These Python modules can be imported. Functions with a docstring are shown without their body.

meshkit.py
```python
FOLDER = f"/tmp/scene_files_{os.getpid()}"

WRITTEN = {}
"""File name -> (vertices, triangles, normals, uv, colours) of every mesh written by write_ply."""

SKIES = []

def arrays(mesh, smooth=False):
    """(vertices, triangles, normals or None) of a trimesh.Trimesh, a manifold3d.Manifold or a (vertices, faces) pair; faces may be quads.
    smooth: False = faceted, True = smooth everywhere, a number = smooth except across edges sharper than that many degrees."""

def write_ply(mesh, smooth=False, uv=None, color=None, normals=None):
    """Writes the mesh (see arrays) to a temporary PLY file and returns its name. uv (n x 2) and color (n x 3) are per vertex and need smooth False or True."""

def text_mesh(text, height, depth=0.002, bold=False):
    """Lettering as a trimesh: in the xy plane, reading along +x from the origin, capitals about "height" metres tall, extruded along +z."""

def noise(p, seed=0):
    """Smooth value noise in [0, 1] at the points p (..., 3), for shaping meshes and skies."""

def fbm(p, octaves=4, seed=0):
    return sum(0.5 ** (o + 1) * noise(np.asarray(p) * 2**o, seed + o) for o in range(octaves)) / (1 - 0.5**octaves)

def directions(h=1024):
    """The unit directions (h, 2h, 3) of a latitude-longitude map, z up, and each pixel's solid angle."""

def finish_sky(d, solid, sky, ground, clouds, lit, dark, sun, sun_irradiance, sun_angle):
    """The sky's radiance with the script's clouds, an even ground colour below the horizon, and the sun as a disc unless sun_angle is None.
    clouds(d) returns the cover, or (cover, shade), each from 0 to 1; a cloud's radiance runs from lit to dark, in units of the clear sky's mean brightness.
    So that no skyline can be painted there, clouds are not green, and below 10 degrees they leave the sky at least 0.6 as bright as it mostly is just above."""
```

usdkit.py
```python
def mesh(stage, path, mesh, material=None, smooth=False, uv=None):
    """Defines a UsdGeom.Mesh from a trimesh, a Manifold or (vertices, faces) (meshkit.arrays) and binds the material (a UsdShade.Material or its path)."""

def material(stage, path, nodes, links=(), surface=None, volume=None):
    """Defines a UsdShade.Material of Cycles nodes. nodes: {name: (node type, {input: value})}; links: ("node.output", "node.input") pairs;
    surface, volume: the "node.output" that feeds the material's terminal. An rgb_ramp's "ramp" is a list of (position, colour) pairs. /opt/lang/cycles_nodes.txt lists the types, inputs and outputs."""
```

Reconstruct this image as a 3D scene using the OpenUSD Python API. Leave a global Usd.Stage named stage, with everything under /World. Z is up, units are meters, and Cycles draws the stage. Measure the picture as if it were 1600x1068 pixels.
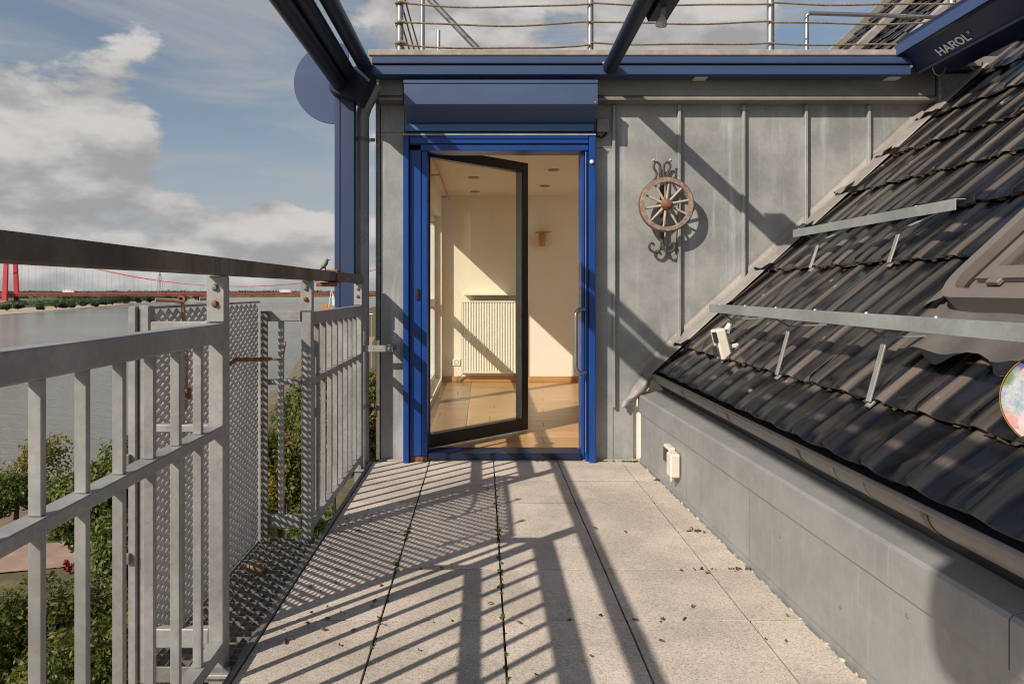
import math, random
import numpy as np, trimesh
import shapely.geometry as sg
import usdkit, meshkit
from scipy.spatial import ConvexHull
from pxr import Usd, UsdGeom, UsdLux, UsdShade, Gf, Sdf

stage = Usd.Stage.CreateInMemory()
UsdGeom.SetStageUpAxis(stage, UsdGeom.Tokens.z)
UsdGeom.SetStageMetersPerUnit(stage, 1.0)
world = UsdGeom.Xform.Define(stage, '/World')
stage.SetDefaultPrim(world.GetPrim())
UsdGeom.Scope.Define(stage, '/World/Looks')
RNG = np.random.default_rng(7)
random.seed(7)

# ------------------------------------------------------------------ camera, sky, sun
F, CX, CY, EYE = 1050.0, 755.0, 453.0, 1.075          # photo pixels (1600 x 1068)
HA = 36.0
cam = UsdGeom.Camera.Define(stage, '/World/camera')
cam.CreateHorizontalApertureAttr(HA)
cam.CreateVerticalApertureAttr(HA * 1068 / 1600)
cam.CreateFocalLengthAttr(HA * F / 1600)
cam.CreateHorizontalApertureOffsetAttr((800 - CX) / 1600 * HA)
cam.CreateVerticalApertureOffsetAttr(-(534 - CY) / 1600 * HA)
cam.CreateClippingRangeAttr(Gf.Vec2f(0.05, 20000))
cam.CreateExposureAttr(0.15)
cx = UsdGeom.Xformable(cam)
cx.AddTranslateOp().Set(Gf.Vec3d(0, 0, EYE))
cx.AddRotateXYZOp().Set(Gf.Vec3f(90, 0, 0))

SUN = np.array([-1.07, -0.99, 1.0]); SUN /= np.linalg.norm(SUN)
SUN_EL, SUN_ROT = math.asin(SUN[2]), math.atan2(SUN[0], SUN[1])
sun = UsdLux.DistantLight.Define(stage, '/World/sun')
sun.CreateIntensityAttr(1.25); sun.CreateAngleAttr(0.55); sun.CreateColorAttr(Gf.Vec3f(1.0, 0.90, 0.77))
sun.CreateNormalizeAttr(True)
zax = SUN; xax = np.cross([0, 0, 1.0], zax); xax /= np.linalg.norm(xax); yax = np.cross(zax, xax)
UsdGeom.Xformable(sun).AddTransformOp().Set(Gf.Matrix4d(*xax, 0, *yax, 0, *zax, 0, 0, 0, 0, 1))

def dirpx(px, py):
    d = np.array([(px - CX) / F, 1.0, (CY - py) / F]); return d / np.linalg.norm(d)

def make_sky():
    n = {'tc': ('texture_coordinate', {}),
         'sky': ('sky_texture', {'sky_type': 'single_scattering', 'sun_disc': False, 'sun_elevation': SUN_EL, 'sun_rotation': SUN_ROT,
                                 'altitude': 60.0, 'air_density': 1.0, 'aerosol_density': 1.6, 'ozone_density': 1.2}),
         'sep': ('separate_xyz', {}),
         'map': ('mapping', {'scale': (1.0, 1.0, 2.1)}),
         'maps': ('mapping', {'scale': (1.0, 1.0, 2.1), 'location': (-0.02, -0.02, 0.06)}),
         'n1': ('noise_texture', {'scale': 6.2, 'detail': 9.0, 'roughness': 0.57, 'distortion': 0.15}),
         'n2': ('noise_texture', {'scale': 6.2, 'detail': 5.0, 'roughness': 0.5, 'distortion': 0.15}),
         'mapw': ('mapping', {'scale': (1.0, 0.7, 5.0), 'rotation': (0, 0.15, 0.3)}),
         'n3': ('noise_texture', {'scale': 2.2, 'detail': 8.0, 'roughness': 0.6, 'distortion': 0.6}),
         'low': ('map_range', {'from_min': 0.20, 'from_max': 0.03, 'to_min': 0.0, 'to_max': 0.13, 'clamp': True}),
         'cov': ('map_range', {'range_type': 'smoothstep', 'from_min': 0.53, 'from_max': 0.63, 'to_min': 0.0, 'to_max': 1.0}),
         'df': ('math', {'math_type': 'subtract'}), 'shade': ('map_range', {'range_type': 'smoothstep', 'from_min': -0.17, 'from_max': 0.13, 'to_min': 0.0, 'to_max': 1.0}),
         'wisp': ('map_range', {'range_type': 'smoothstep', 'from_min': 0.42, 'from_max': 0.72, 'to_min': 0.12, 'to_max': 0.8}),
         'ccol': ('mix_color', {'a': (5.6, 5.4, 5.2), 'b': (3.2, 3.15, 3.2)}),
         'skyd': ('mix_color', {'blend_type': 'multiply', 'fac': 1.0, 'b': (0.92, 0.90, 0.86)}),
         'm0': ('mix_color', {'b': (3.8, 3.85, 4.0)}), 'zen': ('map_range', {'range_type': 'smoothstep', 'from_min': 0.36, 'from_max': 0.75, 'to_min': 1.0, 'to_max': 0.15}), 'wz': ('math', {'math_type': 'multiply'}), 'zc': ('map_range', {'range_type': 'smoothstep', 'from_min': 0.40, 'from_max': 0.75, 'to_min': 0.0, 'to_max': -0.07}), 'az': ('math', {'math_type': 'add'}),
         'hz': ('map_range', {'range_type': 'smoothstep', 'from_min': 0.26, 'from_max': 0.0, 'to_min': 0.0, 'to_max': 0.8}), 'mh': ('mix_color', {'b': (3.6, 3.9, 4.3)}), 'm1': ('mix_color', {}),
         'bg': ('background_shader', {'strength': 0.10})}
    L = [('tc.generated', 'sep.vector'), ('tc.generated', 'map.vector'), ('tc.generated', 'maps.vector'), ('tc.generated', 'mapw.vector'),
         ('map.vector', 'n1.vector'), ('maps.vector', 'n2.vector'), ('mapw.vector', 'n3.vector'),
         ('sep.z', 'low.value'), ('n3.fac', 'wisp.value'), ('sky.color', 'skyd.a')]
    acc, acc2 = 'n1.fac', 'n2.fac'
    # the larger cumulus heaps: (direction, reach, push)
    heaps = [(dirpx(70, 150), 0.22, 0.20), (dirpx(150, 190), 0.13, 0.13), (dirpx(70, 262), 0.09, 0.15), (dirpx(240, 330), 0.16, 0.10), (dirpx(330, 375), 0.12, 0.12), (dirpx(440, 370), 0.09, 0.14), (dirpx(425, 318), 0.05, 0.15), (dirpx(560, 380), 0.10, 0.10),
             (dirpx(330, 140), 0.24, -0.20), (dirpx(420, 220), 0.16, -0.16), (dirpx(60, 40), 0.10, -0.14), (dirpx(850, 20), 0.34, 0.15), (dirpx(1080, 30), 0.2, 0.12), (dirpx(1330, 30), 0.16, -0.14)]
    for i, (c, r, p) in enumerate(heaps):
        n[f'd{i}'] = ('vector_math', {'math_type': 'distance', 'vector2': tuple(c)})
        n[f'r{i}'] = ('map_range', {'range_type': 'smoothstep', 'from_min': r, 'from_max': r * 0.25, 'to_min': 0.0, 'to_max': p})
        n[f'a{i}'] = ('math', {'math_type': 'add'}); n[f'b{i}'] = ('math', {'math_type': 'add'})
        L += [('tc.generated', f'd{i}.vector1'), (f'd{i}.value', f'r{i}.value'), (acc, f'a{i}.value1'), (f'r{i}.result', f'a{i}.value2'),
              (acc2, f'b{i}.value1'), (f'r{i}.result', f'b{i}.value2')]
        acc, acc2 = f'a{i}.value', f'b{i}.value'
    n['al'] = ('math', {'math_type': 'add'}); n['bl'] = ('math', {'math_type': 'add'})
    L += [(acc, 'al.value1'), ('low.result', 'al.value2'), (acc2, 'bl.value1'), ('low.result', 'bl.value2'),
          ('az.value', 'cov.value'), ('bl.value', 'df.value1'), ('al.value', 'df.value2'), ('df.value', 'shade.value'), ('shade.result', 'ccol.fac'),
          ('skyd.result', 'm0.a'), ('sep.z', 'zen.value'), ('wisp.result', 'wz.value1'), ('zen.result', 'wz.value2'), ('wz.value', 'm0.fac'), ('sep.z', 'zc.value'), ('zc.result', 'az.value2'), ('al.value', 'az.value1'),
          ('m0.result', 'mh.a'), ('sep.z', 'hz.value'), ('hz.result', 'mh.fac'), ('mh.result', 'm1.a'), ('ccol.result', 'm1.b'), ('cov.result', 'm1.fac'), ('m1.result', 'bg.color')]
    return usdkit.material(stage, '/World/Looks/sky', n, L, surface='bg.background')
dome = UsdLux.DomeLight.Define(stage, '/World/sky')
dome.CreateIntensityAttr(1.0)
UsdShade.MaterialBindingAPI.Apply(dome.GetPrim()).Bind(make_sky())
dome.GetPrim().SetCustomDataByKey('kind', 'structure')

# ------------------------------------------------------------------ object helpers
COUNT = {}
def numbered(path):
    k = COUNT.get(path, -1) + 1
    COUNT[path] = k
    return path if k == 0 else f'{path}_{k:03d}'
BASE = {}
def tag(p, label=None, cat=None, group=None, kind=None):
    p = p.GetPrim() if hasattr(p, 'GetPrim') else p
    for k, v in (('label', label), ('category', cat), ('group', group), ('kind', kind)):
        if v: p.SetCustomDataByKey(k, v)
    return p
def thing(name, label, cat=None, base=(0, 0, 0), group=None, kind=None):
    path = numbered('/World/' + name)
    x = UsdGeom.Xform.Define(stage, path)
    x.AddTranslateOp().Set(Gf.Vec3d(*map(float, base)))
    BASE[path] = np.array(base, float)
    tag(x, label, cat, group, kind)
    return path
def part(parent, name, mesh, mat, smooth=False, label=None, kind=None):
    path = numbered(parent + '/' + name)
    b = BASE[parent]
    if isinstance(mesh, G): mesh = mesh.get()
    if isinstance(mesh, trimesh.Trimesh): mesh = (mesh.vertices, mesh.faces)
    usdkit.mesh(stage, path, (np.asarray(mesh[0], float) - b, mesh[1]), MATS[mat], smooth=smooth)
    BASE[path] = b
    if label or kind: tag(stage.GetPrimAtPath(path), label, None, None, kind)
    return path
def solo(name, mesh, mat, label, cat=None, smooth=False, group=None, kind=None):
    BASE['/World'] = np.zeros(3)
    p = part('/World', name, mesh, mat, smooth)
    tag(stage.GetPrimAtPath(p), label, cat, group, kind)
    return p

def hull(pts):
    pts = np.asarray(pts, float)
    h = ConvexHull(pts)
    f = h.simplices.copy()
    c = pts.mean(0)
    for i, t in enumerate(f):
        nrm = np.cross(pts[t[1]] - pts[t[0]], pts[t[2]] - pts[t[0]])
        if np.dot(nrm, pts[t].mean(0) - c) < 0: f[i] = t[::-1]
    used = np.unique(f); remap = np.zeros(len(pts), int); remap[used] = np.arange(len(used))
    return pts[used], remap[f]
def chamfer_pts(hx, hy, hz, c):
    c = min(c, hx * .45, hy * .45, hz * .45)
    out = []
    for sx in (-1, 1):
        for sy in (-1, 1):
            for sz in (-1, 1):
                out += [(sx * hx, sy * (hy - c), sz * (hz - c)), (sx * (hx - c), sy * hy, sz * (hz - c)), (sx * (hx - c), sy * (hy - c), sz * hz)]
    return np.array(out)
class G:
    """collects triangles of one mesh"""
    def __init__(s): s.v, s.f, s.n = [], [], 0
    def add(s, v, f):
        v = np.asarray(v, float); f = np.asarray(f, int)
        if f.shape[1] == 4: f = np.vstack([f[:, [0, 1, 2]], f[:, [0, 2, 3]]])
        s.v.append(v); s.f.append(f + s.n); s.n += len(v); return s
    def get(s): return np.vstack(s.v), np.vstack(s.f)
    def box(s, x0, x1, y0, y1, z0, z1, c=0.0):
        c0 = np.array([(x0 + x1) / 2, (y0 + y1) / 2, (z0 + z1) / 2]); h = np.abs([(x1 - x0) / 2, (y1 - y0) / 2, (z1 - z0) / 2])
        if c > 0: v, f = hull(chamfer_pts(*h, c))
        else:
            v = np.array([(a, b, d) for a in (-1, 1) for b in (-1, 1) for d in (-1, 1)]) * h
            f = np.array([(0, 1, 3, 2), (4, 6, 7, 5), (0, 4, 5, 1), (2, 3, 7, 6), (0, 2, 6, 4), (1, 5, 7, 3)])
        return s.add(v + c0, f)
    def obox(s, center, ex, ey, ez, hx, hy, hz, c=0.0):
        R = np.array([ex, ey, ez], float)
        R /= np.linalg.norm(R, axis=1, keepdims=True)
        if np.dot(np.cross(R[0], R[1]), R[2]) < 0: R[2] = -R[2]
        if c > 0: v, f = hull(chamfer_pts(hx, hy, hz, c))
        else:
            g = G().box(-hx, hx, -hy, hy, -hz, hz); v, f = g.get()
        return s.add(v @ R + np.asarray(center), f)
    def beam(s, p0, p1, w, h, up=(0, 0, 1), c=0.0):
        p0, p1 = np.asarray(p0, float), np.asarray(p1, float)
        d = p1 - p0; L = np.linalg.norm(d); d /= L
        a = np.cross(up, d); a /= np.linalg.norm(a); b = np.cross(d, a)
        return s.obox((p0 + p1) / 2, d, a, b, L / 2, w / 2, h / 2, c)
    def tube(s, pts, r, sides=10, cap=True):
        p = np.asarray(pts, float); r = np.broadcast_to(r, (len(p),)).astype(float)
        t = np.gradient(p, axis=0); t /= np.linalg.norm(t, axis=1, keepdims=True) + 1e-12
        a = np.zeros_like(p); ref = np.array([0, 0, 1.0]) if abs(t[0, 2]) < .9 else np.array([1.0, 0, 0])
        a0 = np.cross(t[0], ref); a0 /= np.linalg.norm(a0)
        for i in range(len(p)):
            a0 = a0 - t[i] * np.dot(a0, t[i]); a0 /= np.linalg.norm(a0); a[i] = a0
        b = np.cross(t, a); ang = np.arange(sides) * 2 * np.pi / sides
        v = p[:, None] + r[:, None, None] * (np.cos(ang)[None, :, None] * a[:, None] + np.sin(ang)[None, :, None] * b[:, None])
        n = len(p); v = v.reshape(-1, 3); f = []
        for i in range(n - 1):
            for j in range(sides):
                k = (j + 1) % sides
                f.append((i * sides + j, i * sides + k, (i + 1) * sides + k, (i + 1) * sides + j))
        f = np.array(f); f = np.vstack([f[:, [0, 1, 2]], f[:, [0, 2, 3]]])
        if cap:
            nv = len(v); v = np.vstack([v, p[0], p[-1]])
            e = [(nv, (j + 1) % sides, j) for j in range(sides)] + [(nv + 1, (n - 1) * sides + j, (n - 1) * sides + (j + 1) % sides) for j in range(sides)]
            f = np.vstack([f, e])
        return s.add(v, f)
    def poly(s, polygon, origin, ex, ey, depth):
        """shapely polygon in the (ex, ey) plane at origin, extruded along ex x ey"""
        m = trimesh.creation.extrude_polygon(polygon, depth, engine='earcut')
        ex, ey = np.asarray(ex, float), np.asarray(ey, float); ez = np.cross(ex, ey)
        return s.add(m.vertices @ np.array([ex, ey, ez]) + np.asarray(origin), m.faces)
    def lathe(s, prof, origin, axis=(0, 0, 1), seg=24):
        """prof: (radius, height) pairs"""
        ax = np.asarray(axis, float) / np.linalg.norm(axis); a = np.cross(ax, [0.3, 0.9, 0.31]); a /= np.linalg.norm(a); b = np.cross(ax, a)
        P = np.asarray(prof, float); th = np.arange(seg) * 2 * np.pi / seg
        v = (P[:, None, 0:1] * (np.cos(th)[None, :, None] * a + np.sin(th)[None, :, None] * b) + P[:, None, 1:2] * ax).reshape(-1, 3) + np.asarray(origin)
        f = [(i * seg + j, i * seg + (j + 1) % seg, (i + 1) * seg + (j + 1) % seg, (i + 1) * seg + j) for i in range(len(P) - 1) for j in range(seg)]
        return s.add(v, f)
    def sheet(s, grid):
        """(n, m, 3) grid of points"""
        n, m = grid.shape[:2]
        f = [(i * m + j, (i + 1) * m + j, (i + 1) * m + j + 1, i * m + j + 1) for i in range(n - 1) for j in range(m - 1)]
        return s.add(grid.reshape(-1, 3), f)
def at(px, py, Y): return np.array([(px - CX) * Y / F, Y, EYE - (py - CY) * Y / F])
def bx(*a, c=0.002): return G().box(*a, c=c)

# ------------------------------------------------------------------ materials
MATS = {}
def mat(name, n, L, surface='p.BSDF'):
    MATS[name] = usdkit.material(stage, '/World/Looks/' + name, n, L, surface=surface)
def basic(name, col, rough=0.5, metallic=0.0, var=0.25, scale=6.0, bump=0.0, bscale=60.0, bdist=0.002, stretch=(1, 1, 1), spec=0.5, dark=None, coat=0.0, detail=5):
    col = np.array(col, float); lo = np.array(dark, float) if dark is not None else col * (1 - var)
    n = {'g': ('geometry', {}), 'm': ('mapping', {'scale': stretch}), 'n': ('noise_texture', {'scale': scale, 'detail': float(detail), 'roughness': 0.6}),
         'r': ('rgb_ramp', {'ramp': [(0.3, tuple(lo)), (0.5, tuple((lo + col) / 2)), (0.7, tuple(np.minimum(col * (1 + var * .4), 1)))]}),
         'p': ('principled_bsdf', {'roughness': rough, 'metallic': metallic, 'specular_ior_level': spec, 'coat_weight': coat})}
    L = [('g.position', 'm.vector'), ('m.vector', 'n.vector'), ('n.fac', 'r.fac'), ('r.color', 'p.base_color')]
    if bump:
        n['b1'] = ('noise_texture', {'scale': bscale, 'detail': 4.0}); n['b'] = ('bump', {'strength': bump, 'distance': bdist})
        L += [('g.position', 'b1.vector'), ('b1.fac', 'b.height'), ('b.normal', 'p.normal')]
    mat(name, n, L)

def metal_weathered(name, base, patch, streak, rough=0.45, metallic=0.5, spangle=0.12, streak_scale=(30, 30, 1.2), drips=0.35, rust=0.0, cells=55.0):
    """zinc or galvanised steel: crystals, cloudy patches, run-off streaks"""
    n = {'g': ('geometry', {}),
         'v': ('voronoi_texture', {'scale': cells}), 'vb': ('rgb_to_bw', {}),
         'n': ('noise_texture', {'scale': 3.2, 'detail': 7.0, 'roughness': 0.65}),
         'ms': ('mapping', {'scale': streak_scale}), 's': ('noise_texture', {'scale': 1.0, 'detail': 5.0, 'roughness': 0.7}),
         'rn': ('map_range', {'range_type': 'smoothstep', 'from_min': 0.35, 'from_max': 0.68}),
         'rs': ('map_range', {'range_type': 'smoothstep', 'from_min': 0.52, 'from_max': 0.78, 'to_max': drips}),
         'c1': ('mix_color', {'a': base, 'b': patch}), 'c2': ('mix_color', {'b': streak}),
         'vr': ('map_range', {'from_min': 0.2, 'from_max': 0.8, 'to_min': 1 - spangle, 'to_max': 1 + spangle}),
         'c3': ('vector_math', {'math_type': 'scale'}),
         'rr': ('map_range', {'from_min': 0.3, 'from_max': 0.7, 'to_min': rough - .1, 'to_max': rough + .12}),
         'fb': ('noise_texture', {'scale': 3.6, 'detail': 3.0}), 'b': ('bump', {'strength': 0.4, 'distance': 0.010}),
         'p': ('principled_bsdf', {'metallic': metallic})}
    L = [('g.position', 'v.vector'), ('v.color', 'vb.color'), ('vb.val', 'vr.value'), ('g.position', 'n.vector'), ('g.position', 'ms.vector'), ('ms.vector', 's.vector'),
         ('n.fac', 'rn.value'), ('s.fac', 'rs.value'), ('rn.result', 'c1.fac'), ('rs.result', 'c2.fac'), ('c1.result', 'c2.a'),
         ('c2.result', 'c3.vector1'), ('vr.result', 'c3.scale'), ('n.fac', 'rr.value'), ('rr.result', 'p.roughness'),
         ('g.position', 'fb.vector'), ('fb.fac', 'b.height'), ('b.normal', 'p.normal')]
    last = 'c3.vector'
    if rust:
        n['ru'] = ('noise_texture', {'scale': 9.0, 'detail': 8.0, 'roughness': 0.7}); n['rur'] = ('map_range', {'range_type': 'smoothstep', 'from_min': 0.62, 'from_max': 0.74, 'to_max': rust})
        n['cr'] = ('mix_color', {'b': (0.20, 0.075, 0.025)})
        L += [('g.position', 'ru.vector'), ('ru.fac', 'rur.value'), ('rur.result', 'cr.fac'), (last, 'cr.a')]; last = 'cr.result'
    L.append((last, 'p.base_color'))
    mat(name, n, L)

metal_weathered('galvanised', (0.245, 0.243, 0.238), (0.345, 0.342, 0.335), (0.165, 0.155, 0.145), rough=0.5, metallic=0.3, spangle=0.06, rust=0.22, cells=75.0)
metal_weathered('galvanised_handrail', (0.058, 0.048, 0.036), (0.20, 0.17, 0.13), (0.028, 0.020, 0.014), rough=0.6, metallic=0.15, spangle=0.06, streak_scale=(10, 22, 1.5), drips=0.7, rust=0.45)
metal_weathered('galvanised_light', (0.48, 0.475, 0.465), (0.56, 0.555, 0.545), (0.38, 0.36, 0.34), rough=0.55, metallic=0.15, spangle=0.05, rust=0.15)
metal_weathered('galvanised_dark', (0.15, 0.145, 0.14), (0.20, 0.19, 0.18), (0.09, 0.08, 0.07), rough=0.55, metallic=0.3, rust=0.5)
metal_weathered('zinc_wall', (0.235, 0.240, 0.236), (0.335, 0.338, 0.332), (0.50, 0.52, 0.54), rough=0.55, metallic=0.15, spangle=0.03, streak_scale=(11, 11, 0.8), drips=0.75)
metal_weathered('zinc_dark', (0.20, 0.195, 0.175), (0.27, 0.26, 0.24), (0.14, 0.13, 0.11), rough=0.5, metallic=0.25, spangle=0.03, streak_scale=(2, 14, 14))
metal_weathered('zinc_parapet', (0.325, 0.332, 0.332), (0.25, 0.258, 0.26), (0.50, 0.50, 0.49), rough=0.45, metallic=0.3, spangle=0.02, streak_scale=(45, 45, 2.0), drips=0.35)
metal_weathered('zinc_gutter', (0.23, 0.225, 0.21), (0.28, 0.275, 0.26), (0.16, 0.145, 0.12), rough=0.45, metallic=0.4, spangle=0.04, rust=0.25)
metal_weathered('lead', (0.205, 0.188, 0.175), (0.30, 0.278, 0.26), (0.14, 0.125, 0.115), rough=0.6, metallic=0.15, spangle=0.03, streak_scale=(9, 9, 3))
metal_weathered('lead_dark', (0.10, 0.09, 0.082), (0.145, 0.13, 0.118), (0.07, 0.062, 0.055), rough=0.6, metallic=0.15, spangle=0.03, streak_scale=(9, 9, 3))
metal_weathered('snow_guard_steel', (0.25, 0.275, 0.27), (0.33, 0.35, 0.345), (0.30, 0.27, 0.22), rough=0.5, metallic=0.3, spangle=0.05)
basic('stainless', (0.52, 0.50, 0.47), rough=0.32, metallic=0.9, var=0.15, scale=20)
basic('rust', (0.30, 0.12, 0.05), rough=0.85, var=0.5, scale=40, bump=0.4, dark=(0.10, 0.045, 0.025))
basic('rusty_hook', (0.42, 0.30, 0.22), rough=0.75, scale=30, dark=(0.25, 0.10, 0.045), bump=0.3)
basic('blue_paint', (0.005, 0.048, 0.235), rough=0.35, var=0.12, scale=5, bump=0.05, bscale=8)
basic('blue_deep', (0.006, 0.014, 0.050), rough=0.35, var=0.2, scale=5)
basic('blue_faded', (0.058, 0.092, 0.182), rough=0.42, var=0.12, scale=4, stretch=(1, 1, 3))
basic('pergola_blue', (0.006, 0.010, 0.028), rough=0.42, var=0.2, scale=6)
basic('pergola_fascia', (0.040, 0.070, 0.160), rough=0.4, var=0.12, scale=3, stretch=(.4, 1, 4))
basic('pergola_post', (0.030, 0.050, 0.118), rough=0.4, var=0.25, scale=4, stretch=(1, 1, .3))
basic('lintel_blue', (0.05, 0.15, 0.32), rough=0.4, var=0.1)
basic('leaf_frame', (0.008, 0.008, 0.011), rough=0.4, var=0.3)
basic('rubber', (0.012, 0.012, 0.013), rough=0.7)
basic('white_print', (0.75, 0.75, 0.75), rough=0.5, var=0.05)
basic('white_plastic', (0.66, 0.60, 0.52), rough=0.45, var=0.1, scale=25)
basic('clear_window', (0.05, 0.05, 0.052), rough=0.15, var=0.3)
basic('plaster', (0.88, 0.80, 0.68), rough=0.9, var=0.03, scale=3, bump=0.05, bscale=120)
basic('ceiling_plaster', (0.86, 0.76, 0.63), rough=0.9, var=0.02)
basic('radiator_enamel', (0.87, 0.84, 0.77), rough=0.35, var=0.02)
basic('sconce_wood', (0.55, 0.30, 0.06), rough=0.4, var=0.2, scale=30, stretch=(1, 1, .2))
basic('chrome_spot', (0.30, 0.26, 0.22), rough=0.35, metallic=0.4)
basic('concrete', (0.36, 0.32, 0.28), rough=0.9, var=0.3, scale=12, bump=0.3)
basic('facade', (0.50, 0.46, 0.40), rough=0.9, var=0.1)
basic('wheel_wood', (0.34, 0.255, 0.205), rough=0.8, var=0.35, scale=30, bump=0.3, dark=(0.15, 0.095, 0.07))
basic('spoke_wood', (0.46, 0.38, 0.30), rough=0.8, var=0.3, scale=40)
basic('wrought_iron', (0.07, 0.058, 0.05), rough=0.6, var=0.5, scale=40, bump=0.3)
basic('hub_rust', (0.21, 0.095, 0.05), rough=0.7, var=0.4, scale=50)
basic('rope', (0.28, 0.21, 0.13), rough=0.95, var=0.5, scale=90, bump=0.6, bscale=200, dark=(0.13, 0.09, 0.05))
basic('bird_green', (0.06, 0.14, 0.07), rough=0.5, var=0.5, scale=60, dark=(0.05, 0.05, 0.03))
basic('moss', (0.07, 0.09, 0.02), rough=0.95, var=0.6, scale=60)
basic('dry_leaf', (0.16, 0.10, 0.06), rough=0.9, var=0.6, scale=50)
basic('curl_leaf', (0.26, 0.17, 0.11), rough=0.85, var=0.6, scale=70, dark=(0.09, 0.06, 0.04))
basic('pebble', (0.58, 0.50, 0.40), rough=0.8, var=0.4, scale=35)
basic('skylight_frame', (0.19, 0.165, 0.15), rough=0.5, var=0.12, scale=10, metallic=0.2)
basic('bulb_glass', (0.55, 0.52, 0.48), rough=0.12, var=0.1, coat=0.5)
basic('bridge_red', (0.55, 0.035, 0.045), rough=0.6, var=0.08, scale=.05)
basic('bridge_deck', (0.36, 0.07, 0.065), rough=0.7, var=0.25, scale=.2)
basic('cable_grey', (0.22, 0.22, 0.24), rough=0.6)
basic('truck_white', (0.75, 0.75, 0.75), rough=0.5, var=0.05)
basic('truck_dark', (0.05, 0.05, 0.06), rough=0.5)
basic('boat_white', (0.7, 0.7, 0.68), rough=0.5, var=0.1, scale=1)
basic('boat_orange', (0.45, 0.22, 0.05), rough=0.6, var=0.2, scale=1)
basic('sand', (0.48, 0.36, 0.25), rough=0.95, var=0.2, scale=.03, detail=8)
basic('soil', (0.16, 0.12, 0.08), rough=0.95, var=0.4, scale=.6, detail=8)
basic('joint_dirt', (0.085, 0.07, 0.045), rough=0.95, var=0.6, scale=30, detail=8, dark=(0.02, 0.018, 0.012))
basic('bank_grass', (0.085, 0.115, 0.035), rough=0.95, var=0.45, scale=.02, detail=9, dark=(0.045, 0.07, 0.022))
basic('dry_grass', (0.13, 0.105, 0.05), rough=0.95, var=0.5, scale=.8, detail=9, dark=(0.06, 0.06, 0.028))
basic('far_land', (0.09, 0.11, 0.04), rough=0.95, var=0.4, scale=.004, detail=9, dark=(0.04, 0.06, 0.025))
basic('brick_path', (0.33, 0.225, 0.17), rough=0.9, var=0.25, scale=1.2, detail=8)
basic('bark', (0.10, 0.075, 0.05), rough=0.95, var=0.4, scale=5, stretch=(1, 1, .2))
basic('stake_wood', (0.42, 0.30, 0.17), rough=0.9, var=0.2, scale=4)
basic('red_flower', (0.32, 0.03, 0.03), rough=0.8, var=0.3, scale=9)
basic('asphalt', (0.06, 0.06, 0.06), rough=0.9, var=0.2, scale=2)

def foliage(name, a, b, c, sc=0.9):
    n = {'g': ('geometry', {}), 'n': ('noise_texture', {'scale': sc, 'detail': 4.0}), 'i': ('math', {'math_type': 'multiply_add', 'value2': 0.30, 'value3': -0.15}),
         'ad': ('math', {'math_type': 'add'}), 'r': ('rgb_ramp', {'ramp': [(0.25, a), (0.5, b), (0.78, c)]}),
         'p': ('principled_bsdf', {'roughness': 0.55}), 't': ('translucent_bsdf', {}), 'hs': ('hsv', {'value': 1.5, 'saturation': 1.1}), 'm': ('mix_closure', {'fac': 0.32})}
    L = [('g.position', 'n.vector'), ('g.random_per_island', 'i.value1'), ('n.fac', 'ad.value1'), ('i.value', 'ad.value2'), ('ad.value', 'r.fac'), ('r.color', 'p.base_color'),
         ('r.color', 'hs.color'), ('hs.color', 't.color'), ('p.BSDF', 'm.closure1'), ('t.BSDF', 'm.closure2')]
    mat(name, n, L, surface='m.closure')
foliage('leaf_green', (0.060, 0.088, 0.018), (0.135, 0.155, 0.030), (0.25, 0.24, 0.05))
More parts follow.
